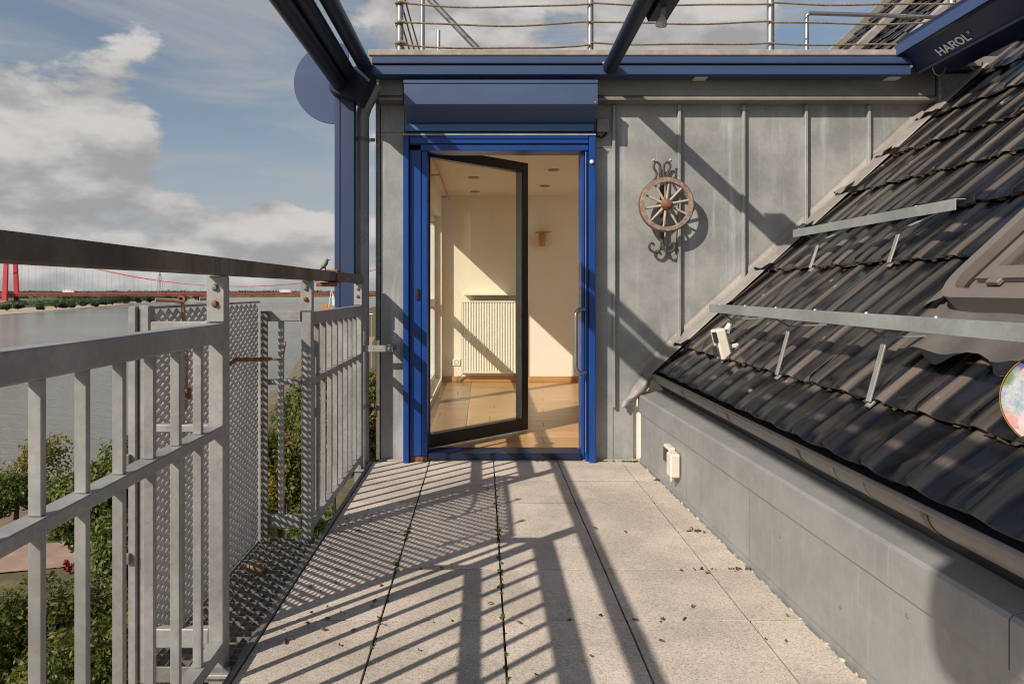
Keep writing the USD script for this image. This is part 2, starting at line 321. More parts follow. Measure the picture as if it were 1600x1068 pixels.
foliage('leaf_hedge', (0.060, 0.078, 0.014), (0.135, 0.142, 0.024), (0.23, 0.20, 0.035))
foliage('leaf_autumn', (0.10, 0.105, 0.020), (0.22, 0.175, 0.032), (0.30, 0.16, 0.045))
foliage('leaf_dark', (0.028, 0.045, 0.018), (0.05, 0.075, 0.025), (0.09, 0.11, 0.04), sc=.1)

def make_pavers():
    n = {'g': ('geometry', {}), 'oi': ('geometry', {}), 'v': ('voronoi_texture', {'scale': 270.0, 'randomness': 1.0}), 'vb': ('separate_color', {}),
         'r': ('rgb_ramp', {'ramp': [(0.0, (0.30, 0.26, 0.22)), (0.12, (0.43, 0.375, 0.32)), (0.35, (0.51, 0.44, 0.378)), (0.8, (0.585, 0.507, 0.438)), (1.0, (0.65, 0.57, 0.505))]}),
         'n': ('noise_texture', {'scale': 2.3, 'detail': 8.0, 'roughness': 0.65}), 'rn': ('map_range', {'range_type': 'smoothstep', 'from_min': 0.36, 'from_max': 0.62, 'to_min': 0.78, 'to_max': 1.03}),
         'ri': ('map_range', {'from_min': 0.0, 'from_max': 1.0, 'to_min': 0.86, 'to_max': 1.06}), 'mm': ('math', {'math_type': 'multiply'}),
         'sc': ('vector_math', {'math_type': 'scale'}), 'oi2': ('object_info', {}),
         'd': ('noise_texture', {'scale': 18.0, 'detail': 6.0, 'roughness': 0.75}), 'dr': ('map_range', {'range_type': 'smoothstep', 'from_min': 0.66, 'from_max': 0.78, 'to_max': 0.4}), 'dm': ('mix_color', {'b': (0.10, 0.075, 0.05)}),
         'b': ('bump', {'strength': 0.3, 'distance': 0.002}), 'p': ('principled_bsdf', {'roughness': 0.9, 'specular_ior_level': 0.25})}
    L = [('g.position', 'v.vector'), ('v.color', 'vb.color'), ('vb.r', 'r.fac'), ('g.position', 'n.vector'), ('n.fac', 'rn.value'), ('oi2.random', 'ri.value'),
         ('rn.result', 'mm.value1'), ('ri.result', 'mm.value2'), ('r.color', 'sc.vector1'), ('mm.value', 'sc.scale'), ('g.position', 'd.vector'), ('d.fac', 'dr.value'), ('dr.result', 'dm.fac'),
         ('sc.vector', 'dm.a'), ('dm.result', 'p.base_color'), ('v.distance', 'b.height'), ('b.normal', 'p.normal')]
    mat('paver', n, L)
make_pavers()

def make_tile_mat():
    n = {'g': ('geometry', {}), 'oi': ('object_info', {}),
         'm': ('mapping', {'scale': (2.0, 34.0, 2.0)}), 'n': ('noise_texture', {'scale': 1.0, 'detail': 6.0, 'roughness': 0.65}),
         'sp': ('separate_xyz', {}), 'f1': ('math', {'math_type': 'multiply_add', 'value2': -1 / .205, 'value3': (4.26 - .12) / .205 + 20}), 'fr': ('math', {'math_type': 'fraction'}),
         'wr': ('rgb_ramp', {'ramp': [(0.0, (.3,) * 3), (.03, (.62,) * 3), (.12, (.70,) * 3), (.24, (.64,) * 3), (.30, (.36,) * 3), (.45, (.30,) * 3), (.66, (.32,) * 3), (.72, (.50,) * 3), (.80, (.52,) * 3), (.87, (.36,) * 3), (.94, (.28,) * 3), (1.0, (.15,) * 3)]}),  # paints dusty, sunlit brown rolls and dark reflecting pans by position across each tile
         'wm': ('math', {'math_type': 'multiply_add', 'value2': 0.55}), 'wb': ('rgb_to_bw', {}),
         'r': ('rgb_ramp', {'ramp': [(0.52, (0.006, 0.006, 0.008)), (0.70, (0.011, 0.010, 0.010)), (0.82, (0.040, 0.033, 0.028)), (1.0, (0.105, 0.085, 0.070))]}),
         'k': ('noise_texture', {'scale': 26.0, 'detail': 6.0, 'roughness': 0.7}), 'kr': ('map_range', {'range_type': 'smoothstep', 'from_min': 0.68, 'from_max': 0.76, 'to_max': 0.5}), 'km': ('mix_color', {'b': (0.16, 0.13, 0.10)}),
         'ri': ('map_range', {'to_min': 0.55, 'to_max': 1.55}), 'sc': ('vector_math', {'math_type': 'scale'}),
         'vs': ('voronoi_texture', {'scale': 13.0}), 'vr': ('map_range', {'range_type': 'smoothstep', 'from_min': 0.16, 'from_max': 0.08, 'to_min': 0.0, 'to_max': 0.6}), 'nv': ('noise_texture', {'scale': 5.0, 'detail': 2.0}), 'nvr': ('map_range', {'range_type': 'smoothstep', 'from_min': 0.60, 'from_max': 0.66}), 'vm': ('math', {'math_type': 'multiply'}), 'spot': ('mix_color', {'b': (0.42, 0.39, 0.35)}),
         'rr': ('map_range', {'from_min': 0.55, 'from_max': 0.95, 'to_min': 0.14, 'to_max': 0.5}),
         'p': ('principled_bsdf', {'roughness': 0.3, 'specular_ior_level': 0.9})}
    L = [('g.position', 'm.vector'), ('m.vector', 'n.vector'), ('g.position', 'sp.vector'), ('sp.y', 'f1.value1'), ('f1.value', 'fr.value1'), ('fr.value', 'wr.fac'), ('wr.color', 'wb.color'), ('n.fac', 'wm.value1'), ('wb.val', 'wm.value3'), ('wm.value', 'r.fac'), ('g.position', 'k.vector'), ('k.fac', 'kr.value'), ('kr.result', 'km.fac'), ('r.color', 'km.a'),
         ('oi.random', 'ri.value'), ('km.result', 'sc.vector1'), ('ri.result', 'sc.scale'), ('g.position', 'vs.vector'), ('vs.distance', 'vr.value'), ('g.position', 'nv.vector'), ('nv.fac', 'nvr.value'), ('vr.result', 'vm.value1'), ('nvr.result', 'vm.value2'), ('vm.value', 'spot.fac'), ('sc.vector', 'spot.a'), ('spot.result', 'p.base_color'), ('wm.value', 'rr.value'), ('rr.result', 'p.roughness')]
    mat('roof_tile', n, L)
    basic('tile_moss', (0.085, 0.066, 0.032), rough=0.9, var=0.6, scale=40, dark=(0.025, 0.02, 0.012))
make_tile_mat()

def make_wood(name, a, b):
    n = {'g': ('geometry', {}), 'oi': ('object_info', {}), 'm': ('mapping', {'scale': (1.6, 22.0, 1.0)}), 'n': ('noise_texture', {'scale': 2.0, 'detail': 6.0, 'roughness': 0.6}),
         'r': ('rgb_ramp', {'ramp': [(0.3, a), (0.7, b)]}), 'ri': ('map_range', {'to_min': 0.9, 'to_max': 1.1}), 'sc': ('vector_math', {'math_type': 'scale'}),
         'p': ('principled_bsdf', {'roughness': 0.28})}
    L = [('g.position', 'm.vector'), ('m.vector', 'n.vector'), ('n.fac', 'r.fac'), ('r.color', 'sc.vector1'), ('oi.random', 'ri.value'), ('ri.result', 'sc.scale'), ('sc.vector', 'p.base_color')]
    mat(name, n, L)
make_wood('laminate', (0.47, 0.275, 0.125), (0.60, 0.37, 0.18))
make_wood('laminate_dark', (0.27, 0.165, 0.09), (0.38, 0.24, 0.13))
make_wood('skirting_wood', (0.42, 0.22, 0.09), (0.50, 0.28, 0.12))

def make_glass(name, tint, refl=1.0):
    n = {'f': ('layer_weight', {'blend': 0.5}), 'p5': ('math', {'math_type': 'power', 'value2': 5.0}), 'ma': ('math', {'math_type': 'multiply_add', 'value2': 0.9, 'value3': 0.04}),
         't': ('transparent_bsdf', {'color': tint}), 'g': ('glossy_bsdf', {'color': (refl,) * 3, 'roughness': 0.02}), 'm': ('mix_closure', {})}
    mat(name, n, [('f.facing', 'p5.value1'), ('p5.value', 'ma.value1'), ('ma.value', 'm.fac'), ('t.BSDF', 'm.closure1'), ('g.BSDF', 'm.closure2')], surface='m.closure')
make_glass('door_glass', (0.97, 0.965, 0.92)); make_glass('window_glass', (0.93, 0.95, 0.94))

def make_water():
    n = {'g': ('geometry', {}), 'm': ('mapping', {'scale': (0.35, 1.0, 1.0), 'rotation': (0, 0, 0.35)}), 'n': ('noise_texture', {'scale': 0.55, 'detail': 7.0, 'roughness': 0.66}),
         'n2': ('noise_texture', {'scale': 0.012, 'detail': 5.0}), 'r': ('rgb_ramp', {'ramp': [(0.3, (0.150, 0.158, 0.140)), (0.7, (0.215, 0.222, 0.200))]}),
         'b': ('bump', {'strength': 1.0, 'distance': 0.8}), 'p': ('principled_bsdf', {'roughness': 0.14, 'ior': 1.33})}
    L = [('g.position', 'm.vector'), ('m.vector', 'n.vector'), ('n.fac', 'b.height'), ('b.normal', 'p.normal'), ('g.position', 'n2.vector'), ('n2.fac', 'r.fac'), ('r.color', 'p.base_color')]
    mat('water', n, L)
make_water()

def make_painted():
    n = {'g': ('geometry', {}), 'v': ('voronoi_texture', {'scale': 15.0, 'feature': 'smooth_f1', 'smoothness': 0.4}), 'vd': ('voronoi_texture', {'scale': 15.0}), 'sep': ('separate_color', {}),
         'n': ('noise_texture', {'scale': 60.0, 'detail': 6.0, 'roughness': 0.7}),
         'r': ('rgb_ramp', {'interpolate': False, 'ramp': [(0.0, (0.50, 0.27, 0.27)), (0.28, (0.62, 0.45, 0.42)), (0.48, (0.12, 0.17, 0.08)), (0.62, (0.45, 0.20, 0.12)), (0.8, (0.08, 0.10, 0.22))]}),
         'mk': ('map_range', {'range_type': 'smoothstep', 'from_min': 0.55, 'from_max': 0.35}), 'bgc': ('rgb_ramp', {'ramp': [(0.35, (0.20, 0.25, 0.30)), (0.65, (0.42, 0.43, 0.45))]}),
         'm': ('mix_color', {}), 'm2': ('mix_color', {'blend_type': 'overlay', 'fac': 0.6}), 'p': ('principled_bsdf', {'roughness': 0.3, 'coat_weight': 0.4})}
    L = [('g.position', 'v.vector'), ('g.position', 'vd.vector'), ('vd.color', 'sep.color'), ('sep.r', 'r.fac'), ('v.distance', 'mk.value'), ('mk.result', 'm.fac'), ('g.position', 'n.vector'),
         ('n.fac', 'bgc.fac'), ('bgc.color', 'm.a'), ('r.color', 'm.b'), ('m.result', 'm2.a'), ('n.color', 'm2.b'), ('m2.result', 'p.base_color')]
    mat('painted_flowers', n, L)
make_painted()

# ------------------------------------------------------------------ setting: river, banks
WZ = -15.4
g = G().add([(-9000, -3000, WZ), (6000, -3000, WZ), (6000, 12000, WZ), (-9000, 12000, WZ)], [(0, 1, 2, 3)])
solo('river', g, 'water', 'wide grey-green river under the red bridge', kind='structure')
def strip(lines):
    """terrain strips between polylines of equal length"""
    return G().sheet(np.array(lines, float))
def shore(pts, inland, heights, n=60, wob=1.0, seed=3):
    """pts: shoreline; inland: offsets; heights"""
    pts = np.array(pts, float); s = np.r_[0, np.cumsum(np.linalg.norm(np.diff(pts, axis=0), axis=1))]
    u = np.linspace(0, 1, n) ** 1.6 * s[-1]
    P = np.stack([np.interp(u, s, pts[:, 0]), np.interp(u, s, pts[:, 1])], 1)
    t = np.gradient(P, axis=0); t /= np.linalg.norm(t, axis=1, keepdims=True)
    return P, t
# near bank (this side, under the terrace)
nearline = [(-30, -60), (-36, 20), (-35.5, 60), (-34, 90), (-35, 120), (-43, 155), (-62, 260), (-80, 368), (-97, 500), (-110, 700), (-120, 1000), (-60, 1500), (60, 2200)]
P, t = shore(nearline, None, None)
right = np.stack([t[:, 1], -t[:, 0]], 1)
rows = []
for off, h in ((-1.5, WZ - .5), (3, WZ + 1.0), (9, -12.95), (60, -12.9), (260, -12.9)):
    wob = 0.6 * np.sin(np.arange(len(P)) * 1.7) if 0 < off < 10 else 0
    Q = P + right * (off + (np.asarray(wob)[..., None] if np.ndim(wob) else 0))
    rows.append(np.c_[Q, np.full(len(Q), h)])
solo('near_bank', strip(rows), 'soil', 'earth bank and ground below the terrace beside the river', kind='structure')
solo('grass_verge', strip([np.c_[P + right * 10, np.full(len(P), -12.93)], np.c_[P + right * 14, np.full(len(P), -12.9 + .03)], np.c_[P + right * 58, np.full(len(P), -12.9 + .05)]]), 'dry_grass', 'rough grass along the near river bank', kind='structure')
pth = np.array([(-60, 30.5), (-40, 32.5), (-27, 34.2), (-22, 35.4), (-19, 38), (-18.5, 60), (-24, 120), (-34, 200)], float)
tt = np.gradient(pth, axis=0); tt /= np.linalg.norm(tt, axis=1, keepdims=True); nn = np.stack([-tt[:, 1], tt[:, 0]], 1)
solo('promenade', strip([np.c_[pth - nn * 1.9, np.full(len(pth), -12.80)], np.c_[pth + nn * 1.9, np.full(len(pth), -12.80)]]), 'brick_path', 'reddish brick promenade path along the river far below', kind='structure')
# far bank with beach and meadow
farline = [(-420, 120), (-330, 330), (-311, 433), (-352, 560), (-416, 787), (-470, 1000), (-500, 1250), (-300, 1500), (100, 1750), (900, 2100)]
P, t = shore(farline, None, None); left = np.stack([-t[:, 1], t[:, 0]], 1)
k = np.arange(len(P))
bw = 14 + 26 * np.exp(-((k - 14) / 12.0) ** 2) + 4 * np.sin(k * 1.3)
r0, r1, r2 = P + left * -2, P + left * bw[:, None], P + left * (bw[:, None] + 8)
solo('sand_beach', strip([np.c_[r0, np.full(len(P), WZ - .3)][::-1], np.c_[r1, np.full(len(P), WZ + 1.2)][::-1]]), 'sand', 'pale sandy beach along the far river bank', kind='structure')
solo('far_bank', strip([np.c_[r1, np.full(len(P), WZ + 1.15)][::-1], np.c_[r2, np.full(len(P), WZ + 2.6)][::-1], np.c_[r2 + left * 900, np.full(len(P), WZ + 3)][::-1]]), 'bank_grass', 'green meadow of the far river bank beyond the bridge', kind='structure')
g = G()
for (x0, x1, y0, y1, h) in ((-9000, 3000, 2000, 9000, WZ + 3.2), (-9000, -1200, 300, 2000, WZ + 3.2)):
    g.add([(x0, y0, h), (x1, y0, h), (x1, y1, h), (x0, y1, h)], [(0, 1, 2, 3)])
solo('far_land', g, 'far_land', 'flat distant land reaching the horizon', kind='structure')

# ------------------------------------------------------------------ roof frame of reference
TH = math.atan(0.92); CT, ST = math.cos(TH), math.sin(TH)
RO, RU, RV, RN = np.array([0, 0, -0.425]), np.array([CT, 0, ST]), np.array([0, 1.0, 0]), np.array([-ST, 0, CT])
def rp(X, y, h=0.0):
    """point over the tiled roof: horizontal distance X, length y, height h off its plane"""
    s = np.asarray(X, float) / CT
    return RO + np.multiply.outer(s, RU) + np.multiply.outer(np.asarray(y, float), RV) + np.multiply.outer(np.asarray(h, float), RN)
YW = 4.26

house = thing('house', 'zinc clad penthouse with blue framed glass door and dark tiled roof', 'building', (1.2, 4.3, 0))
# body below
part(house, 'lower_wall', G().box(-.69, 9, -3, 12, -13.2, -.06), 'facade')
# front wall with its door hole
hole = sg.box(-.49, -.1, .695, 2.12)
wallp = sg.Polygon([(-.63, -.05), (3.25, -.05), (3.25, 2.50), (-.63, 2.50)]).difference(hole)
fw = part(house, 'front_wall', G().poly(wallp, (0, YW + .19, 0), (1, 0, 0), (0, 0, 1), .165), 'plaster')
EDG = [-.65, -.496, .70, .824, 1.237, 1.643, 2.037, 2.434, 2.86]
def panel(x0, x1, z0, z1, cut=True):
    pg = sg.box(x0 + .002, z0, x1 - .002, z1)
    if cut:
        pg = pg.intersection(sg.Polygon([(-5, 9), (-5, -1), (.95, -1), (.95, .92 * .95 - .47), (4, .92 * 4 - .47), (4, 9)]))
    if pg.is_empty: return None
    return G().poly(pg, (0, YW + .024, 0), (1, 0, 0), (0, 0, 1), .024)
for (x0, x1, z0, z1) in ((-.65, -.500, 0, 2.07), (-.65, -.500, 2.073, 2.26), (.705, .824, 0, 1.975), (.705, .824, 1.978, 2.26), (.824, 1.237, 0, 2.26), (1.237, 1.643, .05, 2.26), (1.643, 2.037, .3, 2.26), (2.037, 2.434, .6, 2.26), (2.434, 2.86, .9, 2.26)):
    p_ = panel(x0, x1, z0, z1)
    if p_: part(fw, 'wall_panel', p_, 'zinc_wall')
for x in (.824, 1.237, 1.643, 2.037, 2.434):
    zb = max(0.0, .92 * x - .425)
    part(fw, 'standing_seam', G().box(x - .009, x + .009, YW - .032, YW - .001, zb, 2.24, c=.003), 'zinc_wall')
part(house, 'corner_profile', G().box(-.682, -.652, YW + .0, YW + .19, 0, 2.34, c=.003), 'galvanised_dark')
# cornice under the roof edge
for (x0, x1) in ((-.65, -.50), (.70, 2.82)):
    part(house, 'cornice', G().box(x0, x1, YW - .07, YW - .002, 2.285, 2.44, c=.004), 'zinc_dark')
    pl = sg.Polygon([(0, 0), (-.085, .012), (-.085, .022), (-.078, .034), (0, .036)])
    g = G(); m = trimesh.creation.extrude_polygon(pl, x1 - x0, engine='earcut')
    g.add(np.c_[m.vertices[:, 2] + x0, m.vertices[:, 0] + YW - .002, m.vertices[:, 1] + 2.243], m.faces[:, ::-1]); part(house, 'cornice_lip', g, 'zinc_dark')
part(house, 'flat_roof', G().poly(sg.box(-.70, YW - .16, 3.3, 8.2).difference(sg.box(1.15, 4.75, 2.15, 6.9)), (0, 0, 2.442), (1, 0, 0), (0, 1, 0), .058), 'zinc_dark')
rl = part(house, 'rooflight', G().poly(sg.box(1.10, 4.70, 2.20, 6.95).difference(sg.box(1.16, 4.76, 2.14, 6.89)), (0, 0, 2.502), (1, 0, 0), (0, 1, 0), .06), 'galvanised')  # kerb of an unseen roof opening, added to let light into the room
part(house, 'roof_edge_trim', G().box(-.70, 2.80, YW - .17, YW - .04, 2.502, 2.538, c=.004), 'concrete')
part(house, 'eaves_end_box', G().box(2.825, 3.12, YW - .10, YW + .0, 2.16, 2.42, c=.01), 'galvanised_dark')
for px in (1098, 1402):
    x = (px - CX) * 4.1 / F
    part(house, 'cornice_clip', G().box(x - .04, x + .04, YW - .14, YW - .075, 2.375, 2.395, c=.003), 'white_plastic')
# room
RX0, RX1, RY1, FZ, CZ = -.46, 2.3, 7.57, .045, 2.14
part(house, 'back_wall', G().box(RX0 - .2, RX1 + .2, RY1, RY1 + .2, -.05, 2.44), 'plaster')
part(house, 'side_wall', G().box(RX1, RX1 + .15, YW + .2, RY1 - .002, -.05, 2.44), 'plaster')
LX0, LX1, LY0, LY1 = 1.15, 2.15, 4.75, 6.9               # glazed deck opening, unseen, added to brighten the room
ring_ = lambda a0, a1, b0, b1: sg.box(a0, b0, a1, b1).difference(sg.box(LX0, LY0, LX1, LY1))
ceil = part(house, 'ceiling', G().poly(ring_(RX0 - .2, RX1 - .002, YW + .192, RY1 - .002), (0, 0, CZ), (1, 0, 0), (0, 1, 0), .30), 'ceiling_plaster')
for px, py in ((740, 277), (742, 299), (865, 265), (851, 290), (760, 255)):
    Y = F * (CZ - EYE) / (CY - py); X = (px - CX) * Y / F
    part(ceil, 'downlight', G().lathe([(0.001, -.004), (.034, -.004), (.040, -.009), (.052, -.007), (.054, 0)], (X, Y, CZ), seg=20), 'chrome_spot', smooth=30)
part(rl, 'pane', G().add([(1.13, 4.73, 2.566), (2.17, 4.73, 2.566), (2.17, 6.92, 2.566), (1.13, 6.92, 2.566)], [(0, 1, 2, 3)]), 'window_glass')
flo = part(house, 'floor', G().box(RX0 - .2, RX1 - .002, YW + .06, RY1 - .002, -.055, FZ - .012), 'concrete')
y = YW + .07; r_i = 0
while y < RY1 - .01:
    y1 = min(y + .192, RY1 - .003); x = RX0 + .002 - (r_i * .41) % 1.28
    while x < 1.9:
        a, b = max(x, RX0 + .002), min(x + 1.28, 1.9)
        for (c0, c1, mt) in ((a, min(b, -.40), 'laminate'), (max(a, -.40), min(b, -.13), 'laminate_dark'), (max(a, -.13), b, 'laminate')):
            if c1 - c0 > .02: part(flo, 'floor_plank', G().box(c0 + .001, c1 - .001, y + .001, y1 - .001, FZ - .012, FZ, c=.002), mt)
        x += 1.28
    y = y1; r_i += 1
part(house, 'skirting_board', G().box(RX0 + .002, RX1 - .004, RY1 - .018, RY1 - .001, FZ + .001, FZ + .062, c=.004), 'skirting_wood')
# window wall on the left of the room
part(house, 'window_header', G().box(RX0 - .19, RX0, YW + .192, RY1 - .003, 1.89, CZ - .003), 'plaster')
part(house, 'window_sill_wall', G().box(RX0 - .19, RX0, YW + .192, RY1 - .003, -.05, .10), 'plaster')
part(house, 'window_pier', G().box(RX0 - .19, RX0, YW + .192, YW + .36, .102, 1.888), 'plaster')
part(house, 'window_pier', G().box(RX0 - .19, RX0, RY1 - .12, RY1 - .003, .102, 1.888), 'plaster')
def window(y0, y1):
    g = G()
    for (a, b, c_, d) in ((y0, y1, .102, .16), (y0, y1, 1.83, 1.888), (y0, y0 + .06, .16, 1.83), (y1 - .06, y1, .16, 1.83), (y0 + .06, y1 - .06, .90, .98)):
        g.box(-.60, -.53, a + .001, b - .001, c_, d, c=.006)
    w = part(house, 'side_window', g, 'white_print')
    for (c_, d) in ((.16, .90), (.98, 1.83)):
        part(w, 'pane', G().box(-.57, -.562, y0 + .055, y1 - .055, c_ - .005, d + .005), 'window_glass')
window(4.62, 6.03); window(6.03, 7.45)

# door
DY = YW - .055
g = G()
frame_l = part(house, 'door_frame', (lambda g: (g.box(-.498, -.462, DY - .03, YW + .10, .0, 2.04, c=.004), g.box(-.460, -.388, DY, YW + .10, .035, 2.0, c=.003), g.box(-.386, -.350, DY + .004, YW + .10, .035, 1.945, c=.003),
     g.box(.618, .640, DY + .03, YW + .10, .0, 1.945, c=.003), g.box(.642, .658, DY + .012, YW + .10, .0, 1.945, c=.003), g.box(.660, .700, DY - .03, YW + .10, .0, 2.04, c=.004),
     g.box(-.460, .658, DY, YW + .10, 1.947, 1.987, c=.003), g.box(-.460, .658, DY - .012, YW + .10, 1.989, 2.04, c=.003), g)[-1])(G()), 'blue_paint')
part(frame_l, 'threshold', G().box(-.349, .616, DY + .01, YW + .12, .012, .052, c=.004), 'blue_deep')
part(frame_l, 'jamb_foot', G().box(-.458, -.352, DY + .008, YW + .08, .0, .032, c=.004), 'rust')
part(frame_l, 'weather_strip', G().box(.641, .644, DY + .002, DY + .014, .06, 1.94), 'galvanised')
part(frame_l, 'weather_strip', G().box(-.500, .70, DY - .036, DY - .0305, 2.034, 2.044, c=.002), 'zinc_wall')
part(frame_l, 'hinge_plate', G().box(-.424, -.402, DY - .012, DY - .001, 1.015, 1.085, c=.004), 'rubber')
part(frame_l, 'cable_clip', G().lathe([(0.001, 0), (.012, .002), (.012, .01), (0.001, .014)], (.672, DY - .031, 1.87), (0, -1, 0), 12), 'white_print', smooth=40)
g = G().tube([(.640, DY - .002, .955), (.605, DY - .030, .955), (.588, DY - .042, .950), (.574, DY - .052, .932), (.571, DY - .054, .91), (.571, DY - .054, .605), (.574, DY - .052, .583), (.588, DY - .042, .565), (.605, DY - .030, .560), (.640, DY - .002, .560)], .0135, 14)
part(frame_l, 'pull_handle', g, 'stainless', smooth=50)
H0, H1 = np.array([-.402, YW + .045]), np.array([.31, YW + .67]); LD = (H1 - H0) / np.linalg.norm(H1 - H0); LW = np.linalg.norm(H1 - H0)
def leaf_box(a0, a1, z0, z1, th, c=.003):
    m = H0 + LD * (a0 + a1) / 2
    return dict(center=(m[0], m[1], (z0 + z1) / 2), ex=(LD[0], LD[1], 0), ey=(-LD[1], LD[0], 0), ez=(0, 0, 1), hx=(a1 - a0) / 2, hy=th / 2, hz=(z1 - z0) / 2, c=c)
ZB, ZT = .06, 2.00
g = G()
for a in ((0, .06, ZB, ZT), (LW - .06, LW, ZB, ZT), (.0605, LW - .0605, ZB, ZB + .085), (.0605, LW - .0605, ZT - .07, ZT)): g.obox(**leaf_box(*a, .058))
leaf = part(house, 'door_leaf', g, 'leaf_frame', label='glazed door leaf standing half open into the room')
part(leaf, 'pane', G().obox(**leaf_box(.052, LW - .052, ZB + .075, ZT - .06, .022, c=0)), 'door_glass')
part(leaf, 'glazing_bead', G().obox(**leaf_box(LW - .074, LW - .061, ZB + .086, ZT - .071, .05, c=.002)), 'galvanised')
part(leaf, 'latch', G().obox(**leaf_box(LW + .001, LW + .012, .99, 1.06, .03, c=.003)), 'rust')
# roller shutter over the door
prof = sg.Polygon([(-.21, 2.325), (-.21, 2.195), (-.20, 2.185), (-.06, 2.115), (-.002, 2.115), (-.002, 2.335), (-.20, 2.335)])
m = trimesh.creation.extrude_polygon(prof, 1.168, engine='earcut')
sb = part(house, 'shutter_box', G().add(np.c_[m.vertices[:, 2] - .478, m.vertices[:, 0] + YW, m.vertices[:, 1]], m.faces[:, ::-1]), 'blue_faded')
part(sb, 'box_lid', G().box(-.481, .693, YW - .216, YW - .19, 2.318, 2.339, c=.003), 'blue_faded')
part(sb, 'end_rivet', G().lathe([(.001, .003), (.004, .002), (.005, 0)], (.676, YW - .211, 2.205), (0, -1, 0), 8), 'stainless')
part(sb, 'lintel_cover', G().box(-.490, .692, YW - .075, YW + .05, 2.065, 2.112, c=.006), 'lintel_blue')
part(sb, 'guide_strip', G().box(-.488, .690, YW - .06, YW + .05, 2.047, 2.062, c=.003), 'blue_deep')
# flashing along the wall and torn lead at its foot
g = G(); g.sheet(np.array([[rp(x, YW - .175, .036), rp(x, YW - .165, .046), rp(x, YW - .09, .052), rp(x, YW - .07, .047), rp(x, YW - .005, .05), rp(x, YW - .004, .085)] for x in np.linspace(1.02, 3.1, 30)]))
fl = part(house, 'wall_flashing', g, 'lead', smooth=True)
g = G(); n_ = 22
xs = np.linspace(.87, 1.13, n_)
gr = np.zeros((n_, 7, 3))
for i, x in enumerate(xs):
    zc = np.interp(x, [.87, .93, 1.0, 1.06, 1.13], [.345, .40, .475, .56, .64]); w_ = np.interp(x, [.87, .90, .96, 1.05, 1.13], [.008, .03, .055, .06, .02])
    for j in range(7):
        u = j / 6
        gr[i, j] = (x, YW - .034 - .045 * math.sin(u * 3.1) * np.interp(x, [.87, 1.0, 1.13], [.3, 1, 1.6]) + .012 * math.sin(x * 90 + u * 5), zc + (u - .5) * 2 * w_ + .008 * math.sin(x * 60 + j))
part(house, 'lead_flap', g.sheet(gr), 'lead', smooth=True)

# ------------------------------------------------------------------ tiled roof
roofp = sg.Polygon([(1.05, -.4), (1.05, YW - .03), (3.25, YW - .03), (3.25, 11.6), (8.6, 11.6), (8.6, -.4)])
m = trimesh.creation.extrude_polygon(roofp, .10, engine='earcut')
vv = rp(m.vertices[:, 0], m.vertices[:, 1], m.vertices[:, 2] - .13)
roof = part(house, 'tiled_roof', (vv, m.faces), 'rubber')
TW, EXP = .205, .2535
# profile across one tile (fraction, height): roll, shoulder, pan, low rib
PR = [(0.0, .001), (.012, .0085), (.05, .0105), (.12, .0110), (.22, .0105), (.26, .0075), (.30, .0015), (.36, .0005), (.55, .0), (.70, .0), (.735, .0022), (.80, .0026), (.865, .0015), (.92, .0), (1.0, .0)]
def tile_mesh(x0, x1, y0, y1, jit, g=None, flip=True):
    """one tile: lower edge at x0 lifted over the course below, upper edge tucked in at x1"""
    g = g or G(); pr = PR
    n = len(pr); ys = np.array([y1 - p[0] * (y1 - y0) for p in pr]); hs = np.array([p[1] for p in pr])
    lift0, lift1, th = .026 + jit[0], .0 + jit[1], .013
    lowwave = np.array([.004 * math.sin(p[0] * math.pi) for p in pr])
    top0 = rp(np.full(n, x0) - lowwave, ys, hs + lift0); mid = rp(np.full(n, x0 + .035), ys, hs + lift0 - .002); top1 = rp(np.full(n, x1 + .03), ys, hs + lift1)
    lip = rp(np.full(n, x0) - lowwave - .004, ys, hs + lift0 - .004); bot0 = rp(np.full(n, x0) - lowwave + .004, ys, hs + lift0 - th)
    bot1 = rp(np.full(n, x0 + .05), ys, hs + lift0 - th - .004)
    g.sheet(np.array([bot1, bot0, lip, top0, mid, top1]).transpose(0, 1, 2))
    jx = rp(np.array([x0 - .006, x0 - .006, x0 + .05, x0 + .05]), np.array([y1 - .004, y1 + .010, y1 - .002, y1 + .006]), np.array([lift0 + .004, lift0 + .004, lift0 + .008, lift0 + .008]))
    jt = rp(np.array([x0 + .006, x0 + .10]), np.array([y1 + .003, y1 + .002]), np.array([lift0 + .019, lift0 + .010]))
    g.add(np.vstack([jx, jt]), [(0, 4, 1), (0, 2, 4), (2, 5, 4), (1, 4, 3), (4, 5, 3)])
    return g
ncol = 17
for r in range(0, 10):
    x0 = 1.083 if r == 0 else 1.243 + (r - 1) * EXP; x1 = 1.243 + r * EXP
    for c in range(ncol):
        yb = YW - .12 - c * TW; ya = yb - TW + .005
        if x0 / yb > .84 or (ya < .9): continue
        part(roof, 'roof_tile', tile_mesh(x0, x1, ya, yb, RNG.normal(0, .0016, 2)), 'roof_tile', smooth=35)
